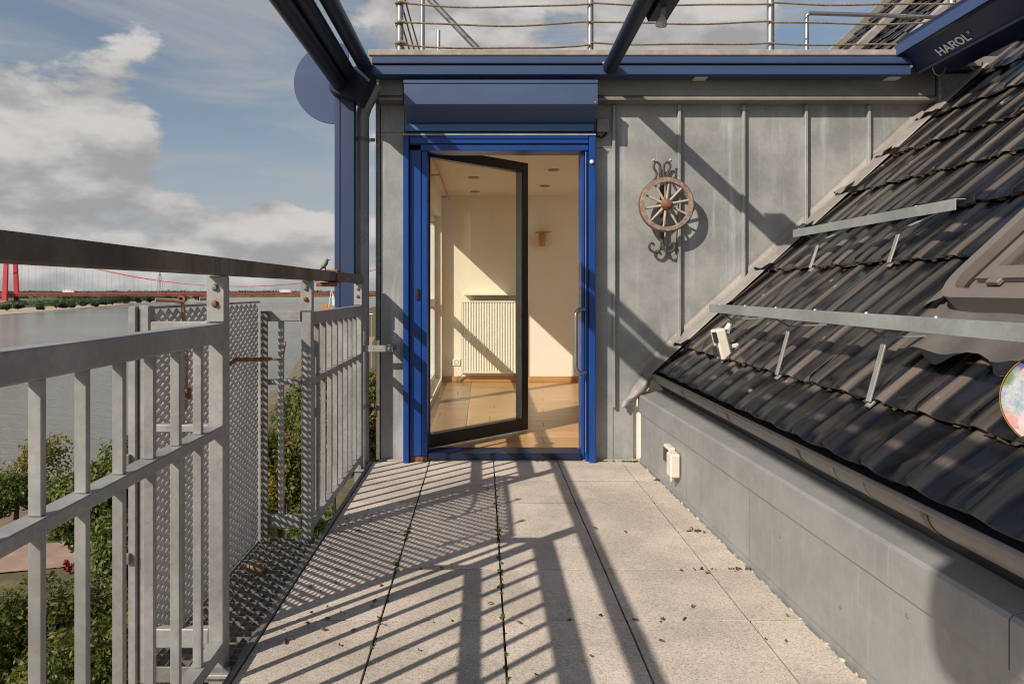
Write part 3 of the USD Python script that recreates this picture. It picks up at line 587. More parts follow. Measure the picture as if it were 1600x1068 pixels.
# moss crusts along the lower edge of the courses
g = G()
for r in range(1, 7):
    x0 = 1.243 + (r - 1) * EXP
    for _ in range(70 if r in (2, 3, 4) else 34):
        y = RNG.uniform(max(x0 / .83, 1.2), YW - .14); f_ = ((YW - .12 - y) % TW) / TW; h = np.interp(f_, [p[0] for p in PR], [p[1] for p in PR])
        p_ = rp(x0 - .005 * math.sin(f_ * math.pi) - .003, y, h + .016); s_ = RNG.uniform(.004, .011)
        v, f = hull(RNG.normal(0, 1, (9, 3)) * [s_ * .5, s_ * 1.3, s_ * .5]); g.add(v + p_, f)
part(roof, 'moss_crust', g, 'tile_moss', kind='stuff')
g = G()
for r in range(9, 28):
    x0 = 1.243 + (r - 1) * EXP; x1 = x0 + EXP
    for c in range(26):
        yb = 11.4 - c * .2665; ya = yb - .264
        if x0 / yb > .9 or x0 < 3.2: continue
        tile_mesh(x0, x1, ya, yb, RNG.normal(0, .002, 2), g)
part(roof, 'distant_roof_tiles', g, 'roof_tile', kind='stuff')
for (y0_, w_) in ((9.0, .17), (6.4, .10)):
    part(roof, 'firewall_coping', G().obox(rp(6.0, y0_, .10), RU, RV, RN, 3.6, w_ / 2, .05, c=.01), 'lead')
part(roof, 'verge_board', G().obox(rp(6.0, 11.5, .06), RU, RV, RN, 3.6, .05, .07, c=.01), 'zinc_dark')
# flashing soakers dressed over the tile ends
for r in range(1, 8):
    x0 = 1.243 + (r - 1) * EXP
    g = G(); gr = np.zeros((8, 6, 3))
    for i in range(8):
        for j in range(6):
            u, w_ = i / 7, j / 5
            gr[i, j] = rp(x0 - .012 + .05 * u - .018 * math.sin(w_ * 3.1), YW - .035 - .17 * w_, .056 + .014 * math.sin(w_ * 9 + r) + .012 * (1 - u))
    part(roof, 'lead_soaker', g.sheet(gr), 'lead', smooth=True)
# roof window
def rr_rect(a0, a1, b0, b1, r): return sg.box(a0 + r, b0 + r, a1 - r, b1 - r).buffer(r, quad_segs=6)
def roof_poly(poly, h0, depth):
    m = trimesh.creation.extrude_polygon(poly, depth, engine='earcut'); return rp(m.vertices[:, 0], m.vertices[:, 1], m.vertices[:, 2] + h0), m.faces
SX0, SX1, SY0, SY1 = 1.515, 2.55, 1.36, 2.175
ring = rr_rect(SX0, SX1, SY0, SY1, .10).difference(rr_rect(SX0 + .030, SX1 - .035, SY0 + .042, SY1 - .042, .065))
rw = part(house, 'roof_window', roof_poly(ring, .0, .115), 'skylight_frame', smooth=30)
ring2 = rr_rect(SX0 + .034, SX1 - .04, SY0 + .05, SY1 - .05, .03).difference(sg.box(SX0 + .12, SY0 + .14, SX1 - .12, SY1 - .14))
part(rw, 'sash', roof_poly(ring2, .0, .080), 'skylight_frame')
part(rw, 'gasket', roof_poly(rr_rect(SX0 + .031, SX1 - .036, SY0 + .043, SY1 - .043, .06).difference(rr_rect(SX0 + .050, SX1 - .055, SY0 + .064, SY1 - .064, .03)), .0, .0835), 'rubber')
ring3 = sg.box(SX0 + .075, SY0 + .095, SX1 - .07, SY1 - .095).difference(sg.box(SX0 + .115, SY0 + .135, SX1 - .115, SY1 - .135))
part(rw, 'glazing_frame', roof_poly(ring3, .082, .018), 'skylight_frame')
part(rw, 'pane', roof_poly(sg.box(SX0 + .118, SY0 + .138, SX1 - .118, SY1 - .138), .06, .02), 'clear_window')
for (y_, l_) in ((2.0, .05), (1.72, .05)):
    part(rw, 'drain_clip', G().obox(rp(SX0 + .07, y_, .092), RU, RV, RN, .012, l_ / 2, .008, c=.003), 'skylight_frame')
g = G(); gr = np.zeros((8, 40, 3))
for i in range(8):
    for j in range(40):
        u, y_ = i / 7, .95 + (SY1 + .03 - .95) * j / 39
        xx = SX0 + .03 - (.175 + .012 * math.sin(y_ * 9) + .02 * math.sin(y_ * 23)) * u
        gr[i, j] = rp(xx, y_, .055 + .012 * math.sin(y_ / TW * 6.28) * u - .006 * u)
part(rw, 'lead_apron', g.sheet(gr), 'lead_dark', smooth=True)
g = G(); gr = np.array([[rp(x, y_, .047 + .02 * k) for k, y_ in enumerate((SY1 + .12, SY1 + .06, SY1 - .01))] for x in np.linspace(SX0 + .02, SX1, 12)])
part(rw, 'side_flashing', g.sheet(gr), 'skylight_frame')

# ------------------------------------------------------------------ terrace floor
terr = thing('terrace_floor', 'terrace floor of pale exposed aggregate concrete paving', base=(.2, 2, 0), kind='structure')
part(terr, 'terrace_bed', G().box(-.69, 1.02, -2.5, YW - .002, -.06, -.0105), 'joint_dirt')
g = G()
for y in (3.80, 3.41, 3.0, 2.59, 2.19, 1.79, 1.39, .99): g.box(-.69, .975, y - .0031, y + .0031, -.02, -.0028)
part(terr, 'joint_fill', g, 'joint_dirt')
cols = [-.692, -.335, .066, .467, .868, 1.02]
rowsY = [4.225, 3.80, 3.41, 3.0, 2.59, 2.19, 1.79, 1.39, .99, .59, .19, -.21, -.61, -1.01, -1.41, -1.81, -2.21]
def px_edge(y): return np.interp(y, [1.844, 4.26], [1.045, .975])
for j in range(len(rowsY) - 1):
    for i in range(5):
        y1, y0 = rowsY[j] - .0032, rowsY[j + 1] + .0032; x0, x1 = cols[i] + .0035, cols[i + 1] - .0035
        dz, tx, ty = RNG.normal(0, .0007), RNG.normal(0, .0008), RNG.normal(0, .0008)
        if i == 4:
            b0, b1 = px_edge(y0), px_edge(y1)
        else: b0 = b1 = x1
        c_ = .0007
        base4 = [(x0, y0), (b0, y0), (b1, y1), (x0, y1)]
        ins = [(x0 + c_, y0 + c_), (b0 - c_, y0 + c_), (b1 - c_, y1 - c_), (x0 + c_, y1 - c_)]
        P_ = [(x, y, -.036) for x, y in base4] + [(x, y, -c_ + dz + tx * (x - x0) / .4 + ty * (y - y0) / .4) for x, y in base4] + [(x, y, dz + tx * (x - x0) / .4 + ty * (y - y0) / .4) for x, y in ins]
        v, f = hull(P_)
        part(terr, 'paving_slab', (v, f), 'paver')
part(terr, 'wall_kerb', G().box(-.66, 1.0, 4.229, YW - .003, -.03, .008, c=.004), 'concrete')
part(terr, 'edge_trim', G().box(-.712, -.694, -2.3, 4.2, -.10, .006, c=.002), 'galvanised_dark')
# pebbles in the gap along the parapet
g = G()
for k in range(260):
    y = RNG.uniform(1.2, 4.1); s_ = RNG.uniform(.006, .016)
    if RNG.random() > np.interp(y, [1.2, 2.4, 4.1], [1, .8, .4]): continue
    p_ = np.array([px_edge(y) + .014 + RNG.normal(0, .006), y, -.012 + RNG.uniform(-.004, .004)])
    v, f = hull(RNG.normal(0, 1, (14, 3)) * [s_ * .55, s_ * .7, s_ * .4]); g.add(v + p_, f)
solo('pebbles', g, 'pebble', 'cream pebbles filling the gap between the paving and the parapet', kind='stuff')
g = G()
spots = [(-.335, y) for y in RNG.uniform(1.9, 4.2, 26)] + [(.066, y) for y in RNG.uniform(1.85, 3.6, 40)] + [(-.335, 3.0 + RNG.normal(0, .02)) for _ in range(14)] + [(.066, 2.95 + RNG.normal(0, .08)) for _ in range(16)] + [(-.335, 2.62 + RNG.normal(0, .06)) for _ in range(14)]
spots += [(x, 4.222) for x in RNG.uniform(-.34, -.28, 14)] + [(x, 4.222) for x in RNG.uniform(.74, 1.0, 26)] + [(x, 4.222) for x in RNG.normal(.37, .02, 9)] + [(x, r_) for r_ in (2.59, 3.0, 3.8) for x in RNG.normal(.98, .035, 7)] + [(x, r_) for r_ in (2.19, 2.59) for x in RNG.uniform(-.3, .9, 6)]
for (x, y) in spots:
    for _ in range(3):
        s_ = RNG.uniform(.002, .0065); v, f = hull(RNG.normal(0, 1, (8, 3)) * s_ * [.7, .9, .6]); g.add(v + [x + RNG.normal(0, .003), y + RNG.normal(0, .008), .001], f)
solo('moss', g, 'moss', 'small green moss tufts growing in the joints of the paving', kind='stuff')
g = G()
lp = [(px, py) for px, py in ((520, 812), (575, 797), (530, 1010), (533, 958), (742, 800), (930, 826), (1080, 826), (470, 890), (505, 985), (512, 968), (455, 1000), (480, 975), (618, 880), (585, 940), (1196, 1000), (1228, 1003), (1230, 963), (1105, 896), (440, 985), (445, 1005), (560, 830), (540, 822))]
lp += [(RNG.uniform(430, 600), RNG.uniform(800, 1050)) for _ in range(26)] + [(RNG.uniform(640, 1150), RNG.uniform(740, 1060)) for _ in range(12)]
for (px, py) in lp:
    Y = F * EYE / (py - CY); X = (px - CX) * Y / F
    if X < -.66: X = -.64
    s_ = RNG.uniform(.003, .009); a_ = RNG.uniform(0, 6.3)
    pts = np.array([(math.cos(t_) * s_ * 1.5, math.sin(t_) * s_ * RNG.uniform(.4, .9), RNG.uniform(0, .006)) for t_ in np.linspace(0, 5.6, 7)] + [(0, 0, .008)])
    R_ = np.array([[math.cos(a_), -math.sin(a_), 0], [math.sin(a_), math.cos(a_), 0], [0, 0, 1]])
    g.add(pts @ R_.T + [X, Y, .003], [(7, i, (i + 1) % 7) for i in range(7)])
solo('leaf_litter', g, 'dry_leaf', 'scattered crumbs of dry brown leaf on the paving', kind='stuff')

# ------------------------------------------------------------------ parapet and gutter
PD = np.array([.071, -2.416]) / 2.416                       # it runs slightly away from the paving joints
def pp(y): return .994 + (YW - y) * .0294 - .003
par = thing('parapet_wall', 'low grey zinc clad parapet with folded coping under the tiled roof', 'wall', (1.05, 2.5, 0))
def skew_box(y0, y1, dx0, dx1, z0, z1, c=.002, top=None):
    pts = []
    for y in (y0, y1):
        x = pp(y)
        for dx in (dx0, dx1):
            for k, z in enumerate((z0, z1)):
                zz = z + (top if (top and dx == dx1 and k == 1) else 0)
                pts.append((x + dx, y, zz))
    return hull(pts)
seams = [YW - .03, 3.36, 2.62, .85, -1.4]
for a, b in zip(seams[:-1], seams[1:]):
    part(par, 'parapet_sheet', skew_box(b + .0025, a - .0025, .0, .03, -.03, .300), 'zinc_parapet')
for a, b in zip([YW - .03, 3.30, 1.36, -1.4][:-1], [3.30, 1.36, -1.4]):
    pts = []
    for y in (b + .002, a - .002):
        x = pp(y); pts += [(x - .012, y, .306), (x - .012, y, .408), (x - .004, y, .418), (x + .17, y, .455), (x + .17, y, .306)]
    part(par, 'coping_sheet', hull(pts), 'zinc_parapet')
part(par, 'core', skew_box(-1.4, YW - .03, .032, .16, -.03, .304), 'facade')
part(par, 'base_strip', skew_box(-1.4, YW - .03, -.006, -.0005, -.02, .022), 'zinc_parapet')
for (px, py) in ((1224, 778 + 60), (1313, 948), (1412, 962)):
    Y = F * (pp(2.0) ) / (px - CX); z = EYE - (py - CY) * Y / F
    part(par, 'screw_cover', G().lathe([(.001, .003), (.005, .002), (.007, 0)], (pp(Y) - .0005, Y, max(.05, z)), (-1, 0, 0), 10), 'zinc_gutter', smooth=40)
gut = thing('roof_gutter', 'half round grey zinc gutter below the lowest tiles', 'gutter', (1.1, 2.5, .5))
ys = np.linspace(YW - .06, -.4, 12); prof = []
for k in range(13):
    a_ = math.pi * (1 + k / 12); prof.append((.066 * math.cos(a_), .066 * math.sin(a_)))
def gutter_sheet(scale, ys):
    out = np.zeros((len(ys), len(prof), 3))
    for i, y in enumerate(ys):
        for j, (a_, b_) in enumerate(prof): out[i, j] = (1.115 + a_ * scale, y, .555 + b_ * scale)
    return out
g = G().sheet(gutter_sheet(1.0, ys)); g.sheet(gutter_sheet(.96, ys)[:, ::-1]); part(gut, 'trough', g, 'zinc_gutter', smooth=50)
part(gut, 'bead', G().tube([(1.047, YW - .06, .557), (1.047, -.4, .557)], .009, 8), 'zinc_gutter', smooth=50)
part(gut, 'end_cap', G().lathe([(.001, 0), (.068, 0), (.068, .004), (.001, .004)], (1.115, YW - .058, .555), (0, 1, 0), 20), 'zinc_gutter')
for y in (3.55, 2.9, 2.25, 1.6):
    g = G(); o = gutter_sheet(1.035, [y - .012, y + .012]); g.sheet(o); part(gut, 'gutter_bracket', g, 'galvanised_dark', smooth=50)
for y in (3.05, 2.02, 1.86):
    g = G(); o = gutter_sheet(1.02, [y - .004, y + .02]); g.sheet(o); part(gut, 'solder_seam', g, 'galvanised', smooth=50)

# ------------------------------------------------------------------ snow guards
def guard(label, xb, xf, y0, y1, ztop, hooks):
    t = thing('snow_guard', label, 'snow guard', (xb, (y0 + y1) / 2, ztop), group='snow guards on the tiled roof')
    ang = G().box(xb, xb + .004, y0, y1, ztop - .042, ztop, c=.001).box(xb + .0045, xb + .04, y0, y1, ztop - .004, ztop, c=.001)
    part(t, 'angle_bar', ang, 'snow_guard_steel')
    for y in np.arange(y0 + .25, y1, .33): part(t, 'bolt', G().lathe([(.001, .006), (.005, .005), (.007, 0)], (xb + .02, y, ztop), (0, 0, 1), 8), 'galvanised')
    for y in hooks:
        foot = rp(xf - .012, y, .028); top = np.array([xb + .066, y, ztop - .075])
        g = G(); g.beam(foot + [0, 0, -.004], top, .024, .006, up=(-ST, 0, CT), c=.001)
        g.obox(foot + np.array([.012, 0, -.006]), RU, RV, RN, .022, .012, .004, c=.001)
        g.beam(top, rp(xf + .20, y, .040), .024, .005, up=(-ST, 0, CT), c=.001)
        b = part(t, 'bracket', g, 'galvanised')
        part(b, 'brace', G().tube([top + [0, .004, .0], (xb + .004, y + .004, ztop - .04)], .004, 6), 'galvanised_dark')
        part(b, 'bolt', G().lathe([(.001, .006), (.006, .005), (.008, 0)], top + [-.004, 0, -.03], (-1, 0, .3), 8), 'rust')
guard('long pale galvanised snow guard bar on the lower roof in front of the roof window', 1.200, 1.243, .9, 3.57, 1.000, (3.42, 2.777, 2.115, 1.47))
guard('short pale galvanised snow guard bar higher on the roof, nearest the zinc wall', 1.700, 1.75, 2.42, 3.69, 1.405, (3.534, 2.849))
# the gable of the roof is out of view
# ------------------------------------------------------------------ railing
rail = thing('balcony_railing', 'galvanised steel railing of square posts and upright bars beside the river', 'railing', (-.76, 2, 0))
RX = -.74
part(rail, 'handrail', G().box(-.790, RX, -1.6, 4.15, 1.118, 1.168, c=.004), 'galvanised_handrail')
POSTS = (-1.5, .06, 1.92, 2.90, 4.10)
for y in POSTS:
    p_ = part(rail, 'post', G().box(-.786, -.741, y, y + .045, -.10, 1.116, c=.004), 'galvanised')
    part(p_, 'head_plate', G().box(-.788, -.7385, y - .006, y - .0005, .985, 1.114, c=.002), 'galvanised')
    for z in (1.083, 1.036):
        part(p_, 'bolt', G().lathe([(.001, .010), (.007, .009), (.010, .004), (.011, 0)], (-.764, y - .006, z), (0, -1, 0), 8), 'galvanised_dark' if z > 1.05 else 'rust')
    part(p_, 'foot_plate', G().box(-.80, -.716, y - .012, y + .058, -.03, -.018, c=.002), 'galvanised')
for (y0, y1) in ((-1.455, .06), (.105, 1.92), (2.945, 4.10)):
    part(rail, 'top_rail', G().box(-.790, RX + .001, y0 + .0005, y1 - .0005, .925, .980, c=.004), 'galvanised')
    part(rail, 'middle_rail', G().box(-.786, RX, y0 + .0005, y1 - .0005, .662, .690, c=.003), 'galvanised')
    part(rail, 'bottom_rail', G().box(-.786, RX, y0 + .0005, y1 - .0005, .035, .070, c=.003), 'galvanised')
    n_ = int(round((y1 - y0) / .1265)) - 1
    for k in range(n_):
        y = y0 + (y1 - y0) * (k + 1) / (n_ + 1) - .007
        if y0 == .105: y = 1.787 - .1295 * k
        if y < y0 + .03: continue
        part(rail, 'upright_bar', G().box(-.773, -.749, y, y + .014, .0705, .6615, c=.002).box(-.773, -.749, y, y + .014, .6905, .9245, c=.002), 'galvanised')
part(rail, 'rail_clamp', G().box(-.798, -.732, 3.385, 3.43, 1.110, 1.178, c=.003), 'rust')
part(rail, 'clamp_plate', G().box(-.797, -.733, 3.20, 3.38, 1.092, 1.112, c=.003), 'rust')
b = part(rail, 'wall_bracket', G().box(-.741, -.56, 4.135, 4.141, .695, .735, c=.002).box(-.60, -.555, 4.125, YW - .001, .697, .733, c=.002), 'galvanised')
part(b, 'bolt', G().lathe([(.001, .012), (.009, .010), (.012, 0)], (-.578, 4.125, .715), (0, -1, 0), 8), 'galvanised_dark')

# ------------------------------------------------------------------ platform outside the railing
plat = thing('escape_platform', 'narrow caged steel platform with open grating floor outside the railing', 'platform', (-.87, 2.4, 0))
PX, PY0, PY1 = -.97, 1.92, 2.92
g = G()
for y in np.arange(PY0 + .01, PY1, .0333): g.box(PX + .01, -.722, y - .0015, y + .0015, -.034, -.006)
for x in np.arange(PX + .02, -.73, .0333): g.box(x - .0012, x + .0012, PY0 + .01, PY1 - .01, -.026, -.0065)
part(plat, 'grating', g, 'galvanised_dark', kind='stuff')
part(plat, 'grating_frame', G().box(-.722, -.713, PY0 + .05, PY1 - .02, -.045, -.001, c=.001).box(PX, PX + .006, PY0, PY1, -.045, -.001, c=.001).box(PX + .0065, -.7225, PY0, PY0 + .006, -.045, -.001, c=.001).box(PX + .0065, -.7225, PY1 - .006, PY1, -.045, -.001, c=.001), 'galvanised_dark')
for y in (PY0, PY1 - .03):
    part(plat, 'corner_post', G().box(PX - .015, PX + .015, y, y + .03, -.05, .985 if y > 2 else 1.03, c=.003), 'galvanised')
    for z0, z1 in ((.94, .985), (.667, .69), (.05, .105)):
        part(plat, 'side_rail', G().box(PX + .0155, -.7865, y + .004, y + .03, z0, z1, c=.003), 'galvanised')
    part(plat, 'side_bar', G().box(-.884, -.862, y + .006, y + .024, .1055, .6665, c=.002).box(-.884, -.862, y + .006, y + .024, .6905, .9395, c=.002), 'galvanised')
part(plat, 'side_rail', G().box(PX - .04, PX - .017, PY0 - .01, PY0 + .02, -.05, 1.028, c=.003), 'galvanised')
part(plat, 'angle_post', G().box(PX + .016, PX + .046, PY1 - .04, PY1 - .034, .0, .985, c=.001).box(PX + .016, PX + .022, PY1 - .034, PY1 - .0305, .0, .985, c=.001), 'galvanised_dark')
# expanded metal screen
S, LW2 = .0145, .026
def expanded(y0, y1, z0, z1, x):
    ny = int((y1 - y0) / LW2); nz = int((z1 - z0) / S)
    v, f = [], []
    for k in range(nz):
        j = np.arange(ny + 1); y = y0 + j * LW2; z = z0 + (k + .5) * S + (S / 2) * np.where((j + k) % 2 == 0, 1, -1)
        # strand: tilted ribbon with thickness
        b = len(v) * 0
        w, t_ = .0080, .0011
        ring = []
        for (dx, dz) in ((-w * .25, w * .97), (w * .25, -w * .97)):
            ring.append(np.c_[np.full(ny + 1, x + dx), y, z + dz])
        q = np.array([ring[0] + [t_, 0, -t_], ring[1] + [t_, 0, -t_], ring[1] - [t_, 0, -t_], ring[0] - [t_, 0, -t_]])    # 4, n, 3
        base = sum(len(a) for a in v); n = ny + 1
        v.append(q.reshape(-1, 3))
        for a in range(4):
            c_ = (a + 1) % 4
            i = np.arange(ny); f.append(np.stack([base + a * n + i, base + c_ * n + i, base + c_ * n + i + 1, base + a * n + i + 1], 1))
    v, f = np.vstack(v), np.vstack(f)
    return G().add(v, f)
part(plat, 'mesh_screen', expanded(PY0 + .045, PY1 - .035, .01, 1.02, PX + .005), 'galvanised_light', kind='stuff', label='screen of diamond expanded metal')
part(plat, 'screen_frame', G().box(PX - .012, PX + .012, PY0 + .031, PY1 - .031, 1.02, 1.028, c=.001).box(PX - .008, PX + .010, PY0 + .032, PY0 + .046, .0, 1.019, c=.001), 'galvanised')
for y in (2.10, 2.42):
    z = 1.035
    hk = part(plat, 'hook_rod', G().tube([(PX + .03, y + .02, .70), (PX + .036, y + .015, .86), (PX + .032, y, z - .01), (PX + .028, y, z + .004), (PX + .01, y - .02, z + .008), (PX - .03, y - .05, z + .010)], .0065, 8), 'rusty_hook', smooth=60)
    part(hk, 'hook_eye', G().lathe([(.006, -.006), (.013, -.006), (.013, .006), (.006, .006)], (PX + .028, y, z + .012), (0, 1, 0), 12), 'rust')
    part(hk, 'hinge_lug', G().box(PX + .016, PX + .045, y + .005, y + .035, .73, .765, c=.003), 'rust')
part(plat, 'slide_bolt', G().tube([(PX + .035, 2.45, .80), (PX + .045, 2.52, .815), (PX + .07, 2.66, .80), (PX + .085, 2.79, .79)], .008, 8), 'rust', smooth=60)
part(plat, 'bolt_handle', G().tube([(PX + .085, 2.79, .79), (PX + .125, 2.80, .785), (PX + .135, 2.80, .80), (PX + .145, 2.80, .86)], .005, 8), 'rusty_hook', smooth=60)
for z in (.30, .58): part(plat, 'hinge_lug', G().box(PX - .046, PX - .03, PY0 - .022, PY0 - .011, z, z + .03, c=.002), 'galvanised_dark')
# curled leaf lying on the grating
g = G(); gr = np.zeros((7, 10, 3))
for i in range(7):
    for j in range(10):
        u, a_ = i / 6, j / 9 * 4.4
        r_ = .022 * (.5 + .5 * math.sin(u * 3.0)) + .003 * math.sin(j * 2 + i)
        gr[i, j] = (-.87 + (u - .5) * .075, 2.56 + r_ * math.cos(a_), .018 + r_ * math.sin(a_))
solo('curled_leaf', g.sheet(gr), 'curl_leaf', 'dry curled leaf lying on the dark grating of the platform', 'leaf', smooth=True)

# bird on the handrail
bird = thing('bird_figurine', 'small green metal bird ornament perched on the handrail', 'ornament', (-.762, 3.235, 1.168))
def spheres(parts, sm=12):
    g = G()
    for a, b in parts:
        pts = []
        for (c, r) in (a, b):
            s_ = trimesh.creation.icosphere(2, r); pts.append(s_.vertices + np.array(c))
        g.add(*hull(np.vstack(pts)))
    return g
bb = np.array([-.762, 3.235, 1.168])
o = lambda x, y, z: tuple(bb + np.array([x, y, z]))
part(bird, 'body', spheres([((o(-.006, 0, .022), .011), (o(.005, 0, .036), .010)), ((o(.005, 0, .036), .009), (o(.010, 0, .050), .008))]), 'bird_green', smooth=60)
part(bird, 'tail', spheres([((o(-.010, 0, .018), .006), (o(-.024, 0, .004), .0035))]), 'wrought_iron', smooth=60)
part(bird, 'beak', G().lathe([(.0032, 0), (.0002, .011)], o(.017, 0, .051), (1, 0, .05), 8), 'wrought_iron')
part(bird, 'leg', G().tube([o(.002, -.004, .016), o(.002, -.004, 0)], .002, 6), 'wrought_iron')
part(bird, 'leg', G().tube([o(.002, .004, .016), o(.002, .004, 0)], .002, 6), 'wrought_iron')

# downpipe
dp = thing('downpipe', 'round grey rainwater downpipe at the corner of the zinc wall', 'pipe', (-.765, 4.24, 0))
part(dp, 'pipe', G().tube([(-.765, 4.24, -2.0), (-.765, 4.24, 2.12), (-.763, 4.24, 2.17), (-.745, 4.235, 2.23), (-.70, 4.22, 2.30), (-.66, 4.21, 2.36)], .045, 20), 'galvanised', smooth=50)
for z in (.35, 2.02): part(dp, 'pipe_clip', G().lathe([(.047, -.012), (.050, -.012), (.050, .012), (.047, .012)], (-.765, 4.24, z), (0, 0, 1), 20).box(-.712, -.683, 4.232, 4.246, z - .01, z + .01), 'galvanised_dark')

# ------------------------------------------------------------------ pergola
perg = thing('pergola', 'dark blue aluminium pergola frame spanning the terrace', 'pergola', (0, 2, 0))
def pd(x, z, y, y0=4.08): return np.array([x + .0105 * (y - y0), y, z - .0152 * (y - y0)])
YF = YW - .18
part(perg, 'wall_beam', G().box(-.675, 2.60, YF, YF + .10, 2.381, 2.44, c=.004).box(-.675, 2.62, YF - .012, YF + .10, 2.446, 2.486, c=.004), 'pergola_fascia')
part(perg, 'beam_groove', G().box(-.673, 2.598, YF + .012, YF + .09, 2.4395, 2.4465), 'rubber')
for (x, z) in ((-.862, 2.31), (-.805, 2.372), (-.715, 2.425), (.77, 2.425)):
    r_ = .043
    ye = YF + .05 if x > -.7 else YF - .01
    b = part(perg, 'beam', G().tube([pd(x, z, ye), pd(x, z, 1.5), pd(x, z, -.75)], r_, 20), 'pergola_blue', smooth=50)
    part(b, 'end_bolt', G().lathe([(.001, .012), (.008, .010), (.011, 0)], pd(x - r_ + .002, z + .015, YF - .03), (-.8, -.5, .2), 8), 'stainless')
part(perg, 'corner_bracket', hull([pd(x, z, y) for (x, z) in ((-.92, 2.27), (-.92, 2.34), (-.68, 2.45), (-.66, 2.36), (-.74, 2.20)) for y in (YF - .06, YF + .09)]), 'pergola_blue')
for yy in (4.12, -.60):
    part(perg, 'post', G().box(-.912, -.878, yy, yy + .06, .90 if yy > 0 else -.3, 2.27, c=.003).box(-.874, -.790, yy - .004, yy + .06, .90 if yy > 0 else -.3, 2.27, c=.003), 'pergola_post')
    # round end panel
    c_ = pd(-.930, 2.363, yy)
    disc = sg.Point(0, 0).buffer(.25, quad_segs=24).intersection(sg.box(-1, -1, .09, 1))
    part(perg, 'round_panel', G().poly(disc, (c_[0], yy + .085, c_[2]), (1, 0, 0), (0, 0, 1), .020), 'pergola_fascia')
# side cassette with lettering
prof = [(2.522, 2.565), (2.522, 2.498), (2.545, 2.492), (2.648, 2.402), (2.66, 2.396), (2.85, 2.396), (2.85, 2.60), (2.535, 2.60)]
y0_, y1_ = YF + .02, -.8
n_ = len(prof); A = np.array([pd(x, z, y0_) for x, z in prof]); B = np.array([pd(x, z, y1_) for x, z in prof])
g = G().sheet(np.array([np.vstack([A, A[:1]]), np.vstack([B, B[:1]])]))
mm_ = trimesh.creation.extrude_polygon(sg.Polygon(prof), .001, engine='earcut')
tri = mm_.faces[np.all(mm_.vertices[mm_.faces][:, :, 2] > .0005, axis=1)]
vz = np.array([pd(x, z, y0_) for x, z, _ in mm_.vertices]); g.add(vz, tri); g.add(np.array([pd(x, z, y1_) for x, z, _ in mm_.vertices]), tri[:, ::-1])
cas = part(perg, 'cassette', g, 'blue_deep')
part(cas, 'cassette_strip', G().add(*hull([pd(x, z, y) for (x, z) in ((2.513, 2.562), (2.513, 2.500), (2.5215, 2.500), (2.5215, 2.562)) for y in (y0_ + .005, y1_)])), 'pergola_fascia')
part(cas, 'cassette_edge', G().add(*hull([pd(x, z, y) for (x, z) in ((2.640, 2.400), (2.650, 2.390), (2.662, 2.392), (2.652, 2.404)) for y in (y0_ + .005, y1_)])), 'pergola_fascia')
tm = meshkit.text_mesh('HAROL', .048, .002, bold=True)
u_ = pd(0, 0, 3.0) - pd(0, 0, 4.0); u_ /= np.linalg.norm(u_)                 # towards the camera
sl = np.array([2.545 - 2.648, 0, 2.492 - 2.402]); sl /= np.linalg.norm(sl); nz_ = np.cross(u_, sl)
if nz_[0] > 0: nz_ = -nz_
org = pd(2.630, 2.418, 3.86) + nz_ * .0035
part(cas, 'lettering', (tm.vertices @ np.array([u_ * 1.15, sl, nz_]) + org, tm.faces), 'white_print')
rm = G().lathe([(.004, 0), (.0065, 0), (.0065, .002), (.004, .002)], org + u_ * (tm.bounds[1][0] * 1.15 + .012) + sl * .042, nz_, 12)
part(cas, 'trademark', rm, 'white_print')
for (x, z) in ((2.55, 2.475), (2.60, 2.43)):
    part(cas, 'bolt', G().lathe([(.001, .010), (.009, .008), (.011, 0)], pd(x, z, YF - .0), (-.6, -.7, -.2), 8), 'stainless')
arm = part(perg, 'lamp_arm', hull([pd(x, z, y) for (x, z, y) in ((.80, 2.47, 3.35), (.93, 2.47, 3.35), (.83, 2.40, 3.35), (.92, 2.40, 3.35), (.80, 2.47, .5), (.93, 2.47, .5), (.83, 2.40, .5), (.92, 2.40, .5))]), 'pergola_blue')
for (x0_, y_, dz_) in ((2.70, 3.98, .07), (2.86, 3.90, .06)):
    u = np.linspace(0, math.pi, 9); part(perg, 'cable', G().tube(np.c_[x0_ + .038 * np.cos(u), np.full(9, y_), 2.394 - dz_ * .7 * np.sin(u)], .0035, 7), 'galvanised', smooth=60)
# spot lamp
LB = at(1037, 14, 3.2)
lamp = thing('spot_lamp', 'unlit reflector bulb hanging from the pergola arm', 'lamp', tuple(LB))
part(lamp, 'socket', G().lathe([(.001, .055), (.03, .05), (.034, .03), (.014, .022), (.012, -.03)], LB, (0, 0, 1), 18), 'galvanised', smooth=40)
part(lamp, 'bulb', G().lathe([(.011, -.02), (.014, -.040), (.024, -.056), (.028, -.070), (.025, -.082), (.001, -.088)], LB, (.1, -.25, 1), 20), 'bulb_glass', smooth=50)

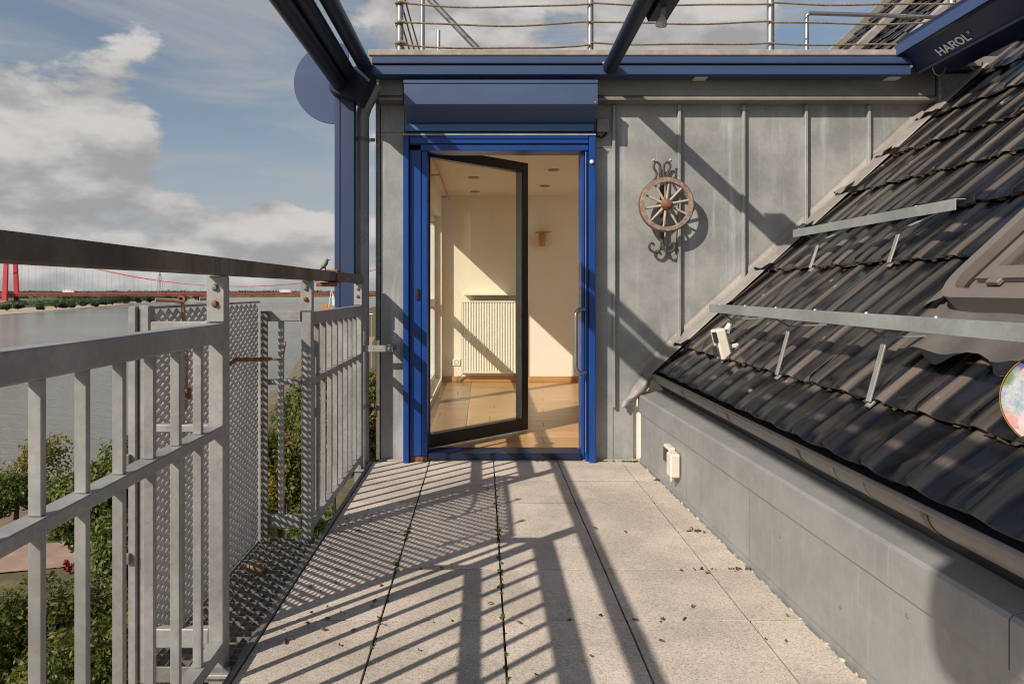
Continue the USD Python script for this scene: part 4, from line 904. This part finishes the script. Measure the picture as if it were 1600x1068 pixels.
# ------------------------------------------------------------------ deck railing above
deck = thing('deck_railing', 'stainless railing with brown ropes round the flat roof above the door', 'railing', (.7, 4.35, 2.5))
YD, DZ = 4.36, 2.50
dposts = [(-.539, YD, .022), (.696, YD, .020), (1.864, YD, .023), (-.539, 5.96, .022), (-.539, 8.1, .022), (3.04, YD, .024)]
for (x, y, r_) in dposts:
    p_ = part(deck, 'post', G().tube([(x, y, DZ), (x, y, 3.55 if y < 5 else 4.2)], r_, 16), 'stainless', smooth=50)
    part(p_, 'base_flange', G().lathe([(.05, 0), (.05, .010), (r_ + .008, .014), (r_ + .006, .05), (r_, .055)], (x, y, DZ + .001), (0, 0, 1), 16), 'stainless', smooth=40)
part(deck, 'thin_post', G().tube([(2.17, YD + .15, DZ), (2.17, YD + .15, 2.91), (2.19, YD + .15, 2.93), (3.2, YD + .15, 2.90)], .014, 12), 'stainless', smooth=60)
part(deck, 'brace', G().tube([(.095, YD + .05, DZ + .02), (-.60, YD + .05, 3.24)], .020, 12), 'stainless', smooth=50)
part(deck, 'brace_clamp', G().obox((.04, YD + .05, DZ + .08), (-.69, 0, .72), (0, 1, 0), (.72, 0, .69), .035, .028, .03, c=.005), 'rusty_hook')
for z in (2.665, 2.797, 2.925, 3.06, 3.2):
    for (a, b, sag) in (((-.539, YD), (.696, YD), .022), ((.696, YD), (1.864, YD), .012), ((1.864, YD), (3.04, YD), .012), ((-.539, YD), (-.539, 5.96), .02), ((-.539, 5.96), (-.539, 8.1), .02)):
        u = np.linspace(0, 1, 15); off = np.array([0, -.026]) if a[1] == b[1] else np.array([-.026, 0])
        pts = np.c_[a[0] + (b[0] - a[0]) * u + off[0], a[1] + (b[1] - a[1]) * u + off[1], z + RNG.normal(0, .004) - sag * 4 * u * (1 - u) * RNG.uniform(.6, 1.3) + .004 * np.sin(u * 9 + z * 20)]
        part(deck, 'rope', G().tube(pts, .0062, 7), 'rope', smooth=50)
for (x, y) in ((-.539, YD), (-.539, 5.96)):
    for z in (2.665, 2.797, 2.925): part(deck, 'rope_knot', G().tube([(x - .03, y - .02, z), (x + .01, y - .034, z + .006), (x + .05, y - .026, z - .002)], [.008, .013, .008], 8), 'rope', smooth=50)
part(deck, 'cable', G().tube([(1.90, YD, DZ + .06), (1.95, YD, DZ + .075), (1.985, YD, DZ + .05), (1.99, YD, DZ)], .006, 7), 'white_print', smooth=50)

# ------------------------------------------------------------------ wheel ornament
WC = np.array([1.132, YW - .105, 1.603]); WR = .166
wheel = thing('wheel_ornament', 'old wooden cart wheel on black wrought iron scrolls hung on the zinc wall', 'wheel ornament', tuple(WC))
part(wheel, 'rim', G().lathe([(WR - .027, -.018), (WR - .003, -.018), (WR, -.014), (WR, .014), (WR - .003, .018), (WR - .027, .018), (WR - .029, 0), (WR - .027, -.018)], WC, (0, -1, 0), 56), 'wheel_wood', smooth=40)
part(wheel, 'tyre', G().lathe([(WR + .0005, -.015), (WR + .004, -.015), (WR + .004, .012), (WR + .0005, .012)], WC, (0, -1, 0), 56), 'hub_rust', smooth=40)
for k in range(10):
    a_ = k * 2 * math.pi / 10 + .12; d_ = np.array([math.sin(a_), 0, math.cos(a_)])
    part(wheel, 'spoke', G().tube([WC + d_ * .025, WC + d_ * .05, WC + d_ * (WR - .025)], [.008, .0085, .0065], 8), 'spoke_wood', smooth=50)
part(wheel, 'hub', G().lathe([(.036, -.02), (.036, .012), (.030, .022), (.030, .034), (.022, .038), (.022, .050), (.012, .054), (.001, .054)], WC, (0, -1, 0), 24), 'hub_rust', smooth=30)
YS = YW - .05
def scroll(pts, name='scroll', r=.0075):
    P_ = np.array(pts, float); u = np.linspace(0, 1, len(P_)); uu = np.linspace(0, 1, 36)
    from scipy.interpolate import CubicSpline
    cs = CubicSpline(u, P_)(uu)
    part(wheel, name, G().tube(np.c_[cs[:, 0], np.full(36, YS), cs[:, 1]], r, 9), 'wrought_iron', smooth=60)
for s_ in (-1, 1):
    c0 = WC[0] - .012
    q = lambda dx, dz: (c0 + s_ * dx, WC[2] + dz)
    scroll([q(.006, .155), q(.010, .22), q(.014, .255), q(.030, .272), q(.048, .262), q(.050, .235), q(.034, .205), q(.040, .175), q(.052, .155)])
    part(wheel, 'scroll_knob', G().lathe([(.001, .010), (.007, .008), (.010, 0), (.007, -.008), (.001, -.010)], (c0 + s_ * .052, YS - .004, WC[2] + .284), (0, 1, 0), 12), 'spoke_wood', smooth=60)
    part(wheel, 'scroll_pin', G().tube([(c0 + s_ * .046, YS, WC[2] + .266), (c0 + s_ * .052, YS - .004, WC[2] + .282)], .004, 6), 'wrought_iron')
    scroll([q(.004, -.19), q(.008, -.255), q(.030, -.290), q(.062, -.285), q(.080, -.262), q(.074, -.238), q(.058, -.236), q(.054, -.250)], r=.008)
part(wheel, 'back_bar', G().box(WC[0] - .024, WC[0], YS - .006, YS + .006, WC[2] - .28, WC[2] + .19, c=.002), 'wrought_iron')
part(wheel, 'wall_stud', G().tube([(WC[0] - .012, YS, WC[2]), (WC[0] - .012, YW - .002, WC[2])], .012, 10).tube([(WC[0] - .012, YS, WC[2]), (WC[0], WC[1], WC[2])], .010, 10), 'wrought_iron')

# ------------------------------------------------------------------ sockets, boxes
def outlet(label, o, ex, ey, group=None):
    """outdoor double socket with a cable box under it; ex along the wall, ey out of it"""
    ez = np.array([0, 0, 1.0]); ex, ey = np.array(ex, float), np.array(ey, float); o = np.array(o, float)
    P_ = lambda a, b, c: o + ex * a + ey * b + ez * c
    t = thing('outdoor_socket', label, 'socket', tuple(o))
    part(t, 'case', G().obox(P_(0, .018, 0), ex, ey, ez, .056, .018, .048, c=.006), 'white_plastic')
    for a in (-.026, .026):
        part(t, 'flap', G().obox(P_(a, .038, -.003), ex, ey, ez, .019, .0025, .036, c=.002), 'clear_window')
    return t, P_
t, P_ = outlet('cream double socket with dark flaps and cable box low on the parapet', (pp(3.55) - .001, 3.58, .20), (0, -1, 0), (-1, 0, 0))
part(t, 'cable_box', G().obox(P_(.100, .026, -.028), (0, -1, 0), (-1, 0, 0), (0, 0, 1), .040, .026, .062, c=.008), 'white_plastic')
part(t, 'cable', G().tube([P_(.09, .028, -.09), P_(.088, .03, -.115), P_(.07, .028, -.128), P_(.045, .02, -.11), P_(.04, .012, -.05)], .0055, 8), 'white_plastic', smooth=60)
rb = thing('roof_junction_box', 'cream cable junction box with dark windows strapped to the snow guard', 'junction box', tuple(rp(1.25, 3.45, .1)))
bc = at(1127, 537, 3.42)
part(rb, 'case', G().obox(bc, (0, 1, 0), (1, 0, .25), (-.25, 0, 1), .042, .028, .078, c=.008), 'white_plastic')
for dz in (-.035, .035): part(rb, 'flap', G().obox(bc + np.array([-.040, -.030, dz]), (0.25, 1, 0), (1, 0, .25), (-.25, 0, 1), .012, .012, .028, c=.003), 'clear_window')
part(rb, 'arm', G().beam(bc + np.array([.03, .01, .07]), bc + np.array([.07, .02, .125]), .03, .02, c=.004), 'white_plastic')
part(rb, 'cable', G().tube([bc + np.array([0, 0, -.078]), bc + np.array([.004, -.005, -.105]), bc + np.array([.03, -.01, -.118]), bc + np.array([.065, -.01, -.105]), bc + np.array([.09, .0, -.07])], .0055, 8), 'white_plastic', smooth=60)
# wedge block so that it is carried by the roof
part(rb, 'foot', G().beam(bc + np.array([.02, .0, -.02]), rp(bc[0] + .10, bc[1], .02), .02, .02, c=.003), 'white_plastic')
sx = thing('sensor_box', 'small grey cable box with black loop beside the shutter box', 'cable box', (.75, YW - .02, 2.1))
part(sx, 'case', G().box(.715, .795, YW - .035, YW - .001, 2.07, 2.155, c=.004), 'zinc_dark')
part(sx, 'cable', G().tube([(.705, YW - .02, 2.075), (.715, YW - .03, 2.045), (.745, YW - .03, 2.035), (.772, YW - .02, 2.055), (.775, YW - .02, 2.072)], .008, 8), 'rubber', smooth=60)

# painted ornament on the roof
pc = at(1668, 628, 1.50); nrm = np.array([-.62, -.72, .30]); nrm /= np.linalg.norm(nrm)
orn = thing('painted_plate', 'round hand painted ornament with pink flowers leaning on the roof tiles', 'ornament', tuple(pc))
part(orn, 'plate', G().lathe([(.001, .022), (.05, .020), (.09, .012), (.118, .0), (.118, -.004), (.08, -.006), (.001, -.004)], pc, nrm, 40), 'painted_flowers', smooth=50)
part(orn, 'stand', G().beam(pc - nrm * .006 - np.array([0, 0, .02]), rp(pc[0] + .10, pc[1] + .03, .03), .02, .01, c=.002), 'wrought_iron')
part(orn, 'rim', G().lathe([(.119, -.004), (.1215, .0), (.119, .004)], pc, nrm, 40), 'boat_orange')

# ------------------------------------------------------------------ room contents
rad = thing('radiator', 'cream ribbed panel radiator on the far wall of the room', 'radiator', (.085, 7.5, .1))
g = G(); xs = np.linspace(-.236, .407, 22 * 4 + 1); pat = [0, 0, .012, .012]
prof = np.array([[(x, RY1 - .10 + (pat[i % 4] if 2 < i < len(xs) - 3 else 0), z) for i, x in enumerate(xs)] for z in (.175, .935)]); g.sheet(prof[::-1])
part(rad, 'front_panel', g, 'radiator_enamel')
part(rad, 'casing', G().box(-.24, .411, RY1 - .10, RY1 - .03, .936, .955, c=.004).box(-.24, .411, RY1 - .10, RY1 - .03, .15, .174, c=.004).box(-.243, -.2365, RY1 - .101, RY1 - .03, .15, .955, c=.002).box(.4075, .414, RY1 - .101, RY1 - .03, .15, .955, c=.002).box(-.236, .407, RY1 - .08, RY1 - .04, .176, .934), 'radiator_enamel')
for x in (-.12, .30): part(rad, 'bracket', G().box(x - .01, x + .01, RY1 - .0295, RY1 - .001, .3, .97), 'radiator_enamel')
part(rad, 'pipe', G().tube([(-.20, RY1 - .06, .15), (-.24, RY1 - .06, .135), (-.29, RY1 - .06, .10), (-.295, RY1 - .06, FZ)], .008, 8), 'stainless', smooth=60)
part(rad, 'valve', G().lathe([(.012, 0), (.02, .01), (.02, .05), (.012, .055)], (.39, RY1 - .11, .135), (-1, 0, 0), 12), 'chrome_spot')
solo('wall_shelf', G().box(-.215, .385, RY1 - .16, RY1 - .001, 1.015, 1.035, c=.004), 'radiator_enamel', 'narrow cream shelf on the wall above the radiator', 'shelf')
so = thing('wall_socket', 'white double power socket low on the wall left of the radiator', 'socket', (-.335, RY1, .26))
part(so, 'plate', G().box(-.41, -.26, RY1 - .012, RY1 - .001, .225, .300, c=.004), 'radiator_enamel')
for x in (-.372, -.298): part(so, 'outlet', G().lathe([(.018, .0105), (.022, .0135), (.026, .0125)], (x, RY1, .2625), (0, -1, 0), 16), 'chrome_spot')
sc = thing('wall_sconce', 'small amber wood wall light on the back wall of the room', 'lamp', (.65, RY1 - .05, 1.65))
part(sc, 'stem', G().lathe([(.001, 0), (.036, 0), (.040, .14), (.001, .14)], (.655, RY1 - .055, 1.565), (0.06, 0, 1), 16), 'sconce_wood', smooth=40)
part(sc, 'shade', G().lathe([(.001, -.006), (.09, .0), (.095, .006), (.001, .006)], (.662, RY1 - .097, 1.715), (0, 0, 1), 24), 'sconce_wood', smooth=40)
cr = thing('curtain_rail', 'thin brown curtain rail on brackets along the window side of the ceiling', 'curtain rail', (-.38, 6, 2.1))
part(cr, 'rod', G().tube([(-.379, 4.6, 2.085), (-.379, 7.5, 2.085)], .010, 8), 'sconce_wood')
for y in (5.0, 5.9, 7.3): part(cr, 'bracket', G().tube([(-.458, y, 2.085), (-.379, y, 2.085)], .007, 8), 'sconce_wood')

# ------------------------------------------------------------------ far scene: bridge, boat, pylon
BA = math.radians(12); BU, BV = np.array([math.cos(BA), math.sin(BA), 0]), np.array([-math.sin(BA), math.cos(BA), 0])
T0 = np.array([(17 - CX) / F * 788, 788, 0])
bridge = thing('suspension_bridge', 'red suspension bridge crossing the river in the distance', 'bridge', tuple(T0 + [0, 0, WZ]))
BW, DZK, SPAN = 15.0, -3.2, 510.0
def bp(s, w, z): return T0 + BU * s + BV * w + np.array([0, 0, z])
part(bridge, 'deck', G().beam(bp(-420, 0, DZK), bp(1500, 0, DZK), 24, .9).beam(bp(-420, -11.6, DZK - 2.2), bp(1500, -11.6, DZK - 2.2), .8, .7).beam(bp(-420, -11.8, DZK + 1.1), bp(1500, -11.8, DZK + 1.1), .3, .5), 'bridge_deck')
g = G()
for s in np.arange(-420, 900, 4.5): g.beam(bp(s, -11.6, DZK - 2.2), bp(s + 2.2, -11.6, DZK - .4), .35, .35).beam(bp(s + 2.25, -11.6, DZK - .4), bp(s + 4.45, -11.6, DZK - 2.2), .35, .35)
part(bridge, 'truss', g, 'bridge_red', kind='stuff')
for S0 in (0.0, SPAN):
    tw = None
    for w, wt in ((-BW, -BW * .62), (BW, BW * .62)):
        g = G(); a, b = bp(S0, w, WZ + 3), bp(S0, wt, 58)
        d_ = b - a
        v = np.vstack([a + BU * sx + BV * sy for sx in (-2.4, 2.4) for sy in (-2.0, 2.0)] + [b + BU * sx + BV * sy for sx in (-1.7, 1.7) for sy in (-1.6, 1.6)])
        part(bridge, 'tower_leg', hull(v), 'bridge_red')
        part(bridge, 'pier', G().obox(bp(S0, w, WZ + 1.5), BU, BV, (0, 0, 1), 5, 5, 2.5, c=.4), 'concrete')
    part(bridge, 'tower_crossbar', G().beam(bp(S0, -BW * .66, 50), bp(S0, BW * .66, 50), 2.6, 3.5), 'bridge_red')
for w in (-BW * .64, BW * .64):
    s = np.linspace(0, SPAN, 60); z = 5.6 + 51.0 * ((s - SPAN / 2) / (SPAN / 2)) ** 2
    part(bridge, 'main_cable', G().tube(np.array([bp(a, w, b) for a, b in zip(s, z)]), .33, 6), 'bridge_red', smooth=True)
    part(bridge, 'side_cable', G().tube([bp(0, w, 56.6), bp(-230, w, DZK + 2)], .5, 6), 'bridge_red')
    part(bridge, 'side_cable', G().tube([bp(SPAN, w, 56.6), bp(SPAN + 230, w, DZK + 2)], .5, 6), 'bridge_red')
    for a in np.arange(15, SPAN - 10, 15.0):
        b = 5.6 + 51.0 * ((a - SPAN / 2) / (SPAN / 2)) ** 2
        part(bridge, 'hanger', G().tube([bp(a, w, DZK), bp(a, w, b)], .085, 4), 'cable_grey')
for a in (560, 620, 680, 760, 840): part(bridge, 'approach_pier', G().obox(bp(a, 0, (WZ + DZK) / 2), BU, BV, (0, 0, 1), 1.5, 9, (DZK - WZ) / 2, c=.1), 'concrete')
for s, L_, name_, lab in ((310, 16, 'lorry', 'white lorry crossing the middle of the red bridge'), (62, 12, 'lorry', 'white lorry on the red bridge beside the left tower')):
    o = bp(s, -6, DZK + .5)
    lo = thing(name_, lab, 'lorry', tuple(o), group='lorries on the red bridge')
    part(lo, 'trailer', G().obox(o + [0, 0, 2.6], BU, BV, (0, 0, 1), L_ / 2 - 1.3, 1.25, 1.6, c=.1), 'truck_white')
    part(lo, 'cab', G().obox(o + BU * (L_ / 2) + [0, 0, 2.0], BU, BV, (0, 0, 1), 1.1, 1.2, 1.3, c=.25), 'boat_orange' if s > 100 else 'truck_white')
    for q in (-.35, -.2, .45):
        part(lo, 'wheel', G().lathe([(.001, 0), (.5, 0), (.5, .4), (.001, .4)], o + BU * (L_ * q) - BV * 1.3 + [0, 0, .5], BV, 12), 'truck_dark')
# moored boat with masts
bo = at(516, 480, 590); bo[2] = WZ
boat = thing('moored_boat', 'small white and orange work boat with a tall A-frame mast on the river', 'boat', tuple(bo))
BS = np.array([1.0, 0, 0]); hb = sg.Polygon([(-8, -2), (6, -2), (9.5, 0), (6, 2), (-8, 2)])
part(boat, 'hull', G().poly(hb, bo + [0, 0, -.6], (1, 0, 0), (0, 1, 0), 2.2), 'boat_orange')
part(boat, 'cabin', G().obox(bo + [-4.5, 0, 2.9], (1, 0, 0), (0, 1, 0), (0, 0, 1), 2.6, 1.4, 1.3, c=.2), 'boat_orange')
part(boat, 'mast', G().tube([bo + [-1, -1.2, 1.6], bo + [1.2, 0, 17.5]], .35, 6).tube([bo + [3.4, 1.2, 1.6], bo + [1.2, 0, 17.5]], .35, 6).tube([bo + [0, 0, 9], bo + [2.4, 0, 9]], .3, 6), 'boat_white')
part(boat, 'sail', G().add([bo + [1.6, .1, 16.5], bo + [5.0, .3, 3.2], bo + [1.7, .1, 3.2], bo + [1.6, .2, 16.5], bo + [5.0, .4, 3.2], bo + [1.7, .2, 3.2]], [(0, 1, 2), (5, 4, 3)]), 'boat_white')
part(boat, 'deck_load', G().obox(bo + [6.5, 0, 2.2], (1, 0, 0), (0, 1, 0), (0, 0, 1), 1.3, 1.2, .7, c=.2), 'boat_white')
py_ = np.array([(250 - CX) / F * 1500, 1500, WZ + 3])
pyl = thing('power_pylon', 'grey lattice electricity pylon far behind the bridge', 'pylon', tuple(py_))
g = G()
for sx in (-1, 1):
    for sy in (-1, 1): g.tube([py_ + [sx * 6, sy * 6, 0], py_ + [sx * 1.0, sy * 1.0, 52]], .38, 4)
for k in range(9):
    z0, z1 = k * 5.6, (k + 1) * 5.6; w0, w1 = 6 - 5 * z0 / 52, 6 - 5 * z1 / 52
    g.tube([py_ + [-w0, -w0, z0], py_ + [w1, -w1, z1]], .22, 4).tube([py_ + [w0, -w0, z0], py_ + [-w1, -w1, z1]], .22, 4)
part(pyl, 'lattice', g, 'cable_grey')
part(pyl, 'cross_arm', G().beam(py_ + [-9, 0, 38], py_ + [9, 0, 38], .8, .8).beam(py_ + [-7, 0, 46], py_ + [7, 0, 46], .8, .8), 'cable_grey')
sl_ = at(581, 500, 120); sl_[2] = -12.9
lampst = thing('street_lamp', 'pale street lamp beyond the gap beside the downpipe', 'street lamp', tuple(sl_))
part(lampst, 'column', G().tube([sl_, sl_ + [0, 0, 9.6]], [.10, .06], 8), 'stake_wood'); part(lampst, 'head', G().obox(sl_ + [-.3, 0, 9.7], (1, 0, 0), (0, 1, 0), (0, 0, 1), .5, .15, .08, c=.02), 'truck_white')

# ------------------------------------------------------------------ vegetation
def leaves(pts, nrm, size, rng, spread=1.0):
    """leaf quads folded a little, at the points"""
    n = len(pts)
    d = nrm + rng.normal(0, spread, (n, 3)); d /= np.linalg.norm(d, axis=1, keepdims=True)
    a = np.cross(d, rng.normal(0, 1, (n, 3))); a /= np.linalg.norm(a, axis=1, keepdims=True); b = np.cross(d, a)
    s = size * rng.uniform(.6, 1.3, (n, 1))
    v = np.stack([pts - a * s, pts + b * s * .55 + d * s * .12, pts + a * s, pts - b * s * .55 + d * s * .12], 1).reshape(-1, 3)
    i = np.arange(n)[:, None] * 4
    return v, np.vstack([i + [0, 1, 2], i + [0, 2, 3]])
def blob_crown(blobs, n, size, seed, shell=.45):
    rng = np.random.default_rng(seed); P_, N_ = [], []
    w = np.array([b[1][0] * b[1][1] + b[1][2] ** 2 for b in blobs]); w = w / w.sum()
    for (c, r), ww in zip(blobs, w):
        k = max(8, int(n * ww)); d = rng.normal(0, 1, (k, 3)); d /= np.linalg.norm(d, axis=1, keepdims=True)
        rad = 1 - shell * rng.random(k) ** 1.6 + .10 * rng.normal(0, 1, k)
        lump = .82 + .36 * meshkit.fbm(d * 2.4 + seed * 3.1 + np.array(c), 3)
        P_.append(np.array(c) + d * (rad * lump)[:, None] * np.array(r)); N_.append(d + [0, 0, .3])
    return leaves(np.vstack(P_), np.vstack(N_), size, rng)
def plant(name, label, cat, base, height, radius, n, size, mt, seed, group=None, squash=.75, trunk=.35, lumps=9, stake=False):
    rng = np.random.default_rng(seed); base = np.array(base, float)
    t = thing(name, label, cat, tuple(base), group=group)
    top = base + [0, 0, height]; blobs = []
    cz = height * (trunk + (1 - trunk) * .5); hz = height * (1 - trunk) * .5
    for k in range(lumps):
        a_ = rng.uniform(0, 6.28); q = math.sqrt(rng.random()) * radius * .62; z = rng.uniform(-.6, .62)
        rr = radius * rng.uniform(.34, .58) * math.sqrt(max(.25, 1 - z * z * .8))
        blobs.append(((base[0] + q * math.cos(a_), base[1] + q * math.sin(a_), base[2] + cz + z * hz), (rr, rr, rr * squash)))
    part(t, 'crown' if cat == 'tree' else 'foliage', blob_crown(blobs, n, size, seed), mt)
    g = G(); h0 = base + [0, 0, cz]
    g.tube([base, base + [.05, .02, cz * .5], h0, h0 + [0, 0, hz * .7]], [.05 * radius + .04, .04 * radius + .03, .03 * radius + .02, .015], 8)
    for (c, r) in blobs[:6]: g.tube([base + [0, 0, cz * rng.uniform(.4, .8)], (np.array(c) + h0) / 2, np.array(c)], [.022 * radius + .01, .015 * radius + .008, .006], 5)
    part(t, 'trunk' if cat == 'tree' else 'stems', g, 'bark')
    if stake:
        for dx in (-.45, .45): part(t, 'stake', G().tube([base + [dx, 0, 0], base + [dx, 0, 2.3]], .045, 8), 'stake_wood')
    return t
GZ = -12.9
def gp(px, Y): return ((px - CX) / F * Y, Y, GZ)
# hedge masses and shrubs right below the terrace (left lower corner)
plant('shrub', 'broad rounded dark green shrub at the bottom left below the railing', 'shrub', gp(45, 22.5), 4.3, 3.3, 17000, .105, 'leaf_hedge', 11, trunk=.02, lumps=16, squash=.8, group='shrubs below the terrace')
plant('shrub', 'dense green shrub behind the upright bars at the lower left', 'shrub', gp(170, 20.5), 3.9, 2.4, 11000, .10, 'leaf_hedge', 12, trunk=.02, lumps=14, squash=.9, group='shrubs below the terrace')
plant('shrub', 'yellowish low shrub behind the grey corner post of the platform', 'shrub', gp(255, 22), 3.6, 2.2, 8000, .10, 'leaf_autumn', 13, trunk=.02, lumps=10, group='shrubs below the terrace')
plant('street_tree', 'young leafy tree with wooden stakes beside the brick path', 'tree', gp(150, 31), 6.0, 2.3, 9000, .14, 'leaf_green', 14, trunk=.32, lumps=12, squash=.95, stake=True, group='trees along the promenade')
plant('street_tree', 'taller green tree behind the mesh screen of the platform', 'tree', gp(235, 33), 6.9, 2.6, 9000, .15, 'leaf_green', 15, trunk=.28, lumps=12, squash=1.0, group='trees along the promenade')
plant('street_tree', 'thin brown-tipped tree at the left edge beside the water', 'tree', gp(60, 47), 3.5, 2.2, 2200, .13, 'leaf_autumn', 16, trunk=.18, lumps=12, squash=.9, group='trees along the promenade')
plant('street_tree', 'yellow-green tree behind the narrow end bars of the platform', 'tree', gp(437, 33), 9.4, 2.2, 11000, .13, 'leaf_autumn', 17, trunk=.12, lumps=16, squash=1.1, group='trees along the promenade')
plant('shrub', 'bright green bush low behind the far end bars of the platform', 'shrub', gp(448, 24), 7.4, 1.9, 12000, .10, 'leaf_green', 18, trunk=.05, lumps=16, squash=1.0, group='shrubs below the terrace')
plant('street_tree', 'green tree glimpsed through the bars beside the downpipe', 'tree', gp(520, 40), 10.3, 2.8, 9000, .15, 'leaf_green', 19, trunk=.15, lumps=14, squash=1.0, group='trees along the promenade')
plant('street_tree', 'golden tree seen in the gap between downpipe and wall', 'tree', gp(590, 42), 11.0, 2.4, 9000, .14, 'leaf_autumn', 20, trunk=.15, lumps=14, squash=1.1, group='trees along the promenade')
plant('shrub', 'loose green bush above the path end at the left edge', 'shrub', gp(25, 41), 2.9, 2.2, 6000, .12, 'leaf_green', 23, trunk=.05, lumps=12, group='shrubs below the terrace')
plant('shrub', 'tall olive bush behind the lower bars between tree and platform', 'shrub', gp(205, 27), 5.6, 1.9, 8000, .11, 'leaf_green', 24, trunk=.05, lumps=14, squash=1.0, group='shrubs below the terrace')
plant('street_tree', 'slim green tree on the river edge behind the second railing post', 'tree', gp(474, 62), 5.4, 3.0, 7000, .16, 'leaf_green', 25, trunk=.1, lumps=12, squash=1.0, group='trees along the promenade')
plant('shrub', 'red flowering shrub at the foot of the gap beside the wall', 'shrub', gp(580, 27), 6.4, .9, 2500, .09, 'red_flower', 21, trunk=.1, lumps=8, group='shrubs below the terrace')
plant('shrub', 'small red flowering bush beside the staked tree by the path', 'shrub', gp(108, 33.0), .8, .28, 260, .08, 'red_flower', 22, trunk=.1, lumps=6, group='shrubs below the terrace')
# bushes of the far bank
farspots = [(30, 520, 3.2, 7), (62, 500, 3.0, 6), (95, 540, 3.0, 8), (130, 620, 3.5, 7), (160, 660, 4.0, 9), (176, 640, 5, 8), (195, 690, 9.5, 13), (215, 740, 6, 9), (235, 760, 6.5, 10), (262, 800, 7, 12), (285, 860, 8, 15), (310, 900, 8, 15), (335, 930, 7, 13), (8, 505, 3.0, 6), (112, 560, 3.0, 6), (148, 600, 3.0, 6)]
labs = ['small bush on the far bank just right of the bridge tower', 'low dark bush on the sand edge near the bridge tower', 'wide low bush at the back of the sandy beach', 'flat bush where the beach narrows', 'bush on the meadow edge above the narrow beach', 'rounded bush left of the largest tree on the far bank', 'largest dark tree on the far bank', 'bush just right of the largest far bank tree', 'green bush on the far bank below the bridge truss', 'wide bush on the far bank left of the first railing post', 'bushy clump on the far bank left of the railing post', 'bushy clump on the far bank beside the railing post', 'far bank clump directly behind the railing post', 'bush at the far left edge of the river bank', 'scrub tuft in the middle of the beach edge', 'scrub tuft at the right end of the beach']
for i, ((px, Y, h, w), lb) in enumerate(zip(farspots, labs)):
    b = np.array([(px - CX) / F * Y, Y, WZ + 2.3])
    plant('bank_bush', lb, 'bush', b, h, w * .62, 900, .75, 'leaf_dark', 40 + i, group='bushes on the far bank', trunk=.02, lumps=9, squash=.7)
rng = np.random.default_rng(98); P_, N_ = [], []
for k in range(240):
    Y = rng.uniform(560, 1150); sx_ = np.interp(Y, [433, 560, 787, 1000, 1250], [-311, -352, -416, -470, -500]); X = sx_ - rng.gamma(2.0, 14) - np.interp(Y, [433, 640, 900], [45, 22, 10])
    h = rng.uniform(1.5, 5.5) * (1.5 if Y > 760 else 1); c = np.array([X, Y, WZ + 2.4 + h * .35]); d = rng.normal(0, 1, (60, 3)); d /= np.linalg.norm(d, axis=1, keepdims=True)
    P_.append(c + d * [h * rng.uniform(.8, 1.8), h * 1.1, h * .55]); N_.append(d + [0, 0, .4])
solo('bank_scrub', leaves(np.vstack(P_), np.vstack(N_), .8, rng, .6), 'leaf_dark', 'uneven scrub and low willows along the far bank', kind='stuff')
rng = np.random.default_rng(99); P_, N_ = [], []
for k in range(520):
    Y = rng.uniform(1050, 2600); px = rng.uniform(-40, 640); X = (px - CX) / F * Y
    if Y < 1500 and px > 250: continue
    h = rng.uniform(4, 9) * (1 + (Y > 1800) * .6); c = np.array([X, Y, WZ + 2.5 + h * .4]); d = rng.normal(0, 1, (34, 3)); d /= np.linalg.norm(d, axis=1, keepdims=True)
    P_.append(c + d * [h * 1.5, h * 1.2, h * .55]); N_.append(d + [0, 0, .4])
solo('distant_wood', leaves(np.vstack(P_), np.vstack(N_), 2.6, rng, .6), 'leaf_dark', 'far line of dark green woods along the horizon', kind='stuff')
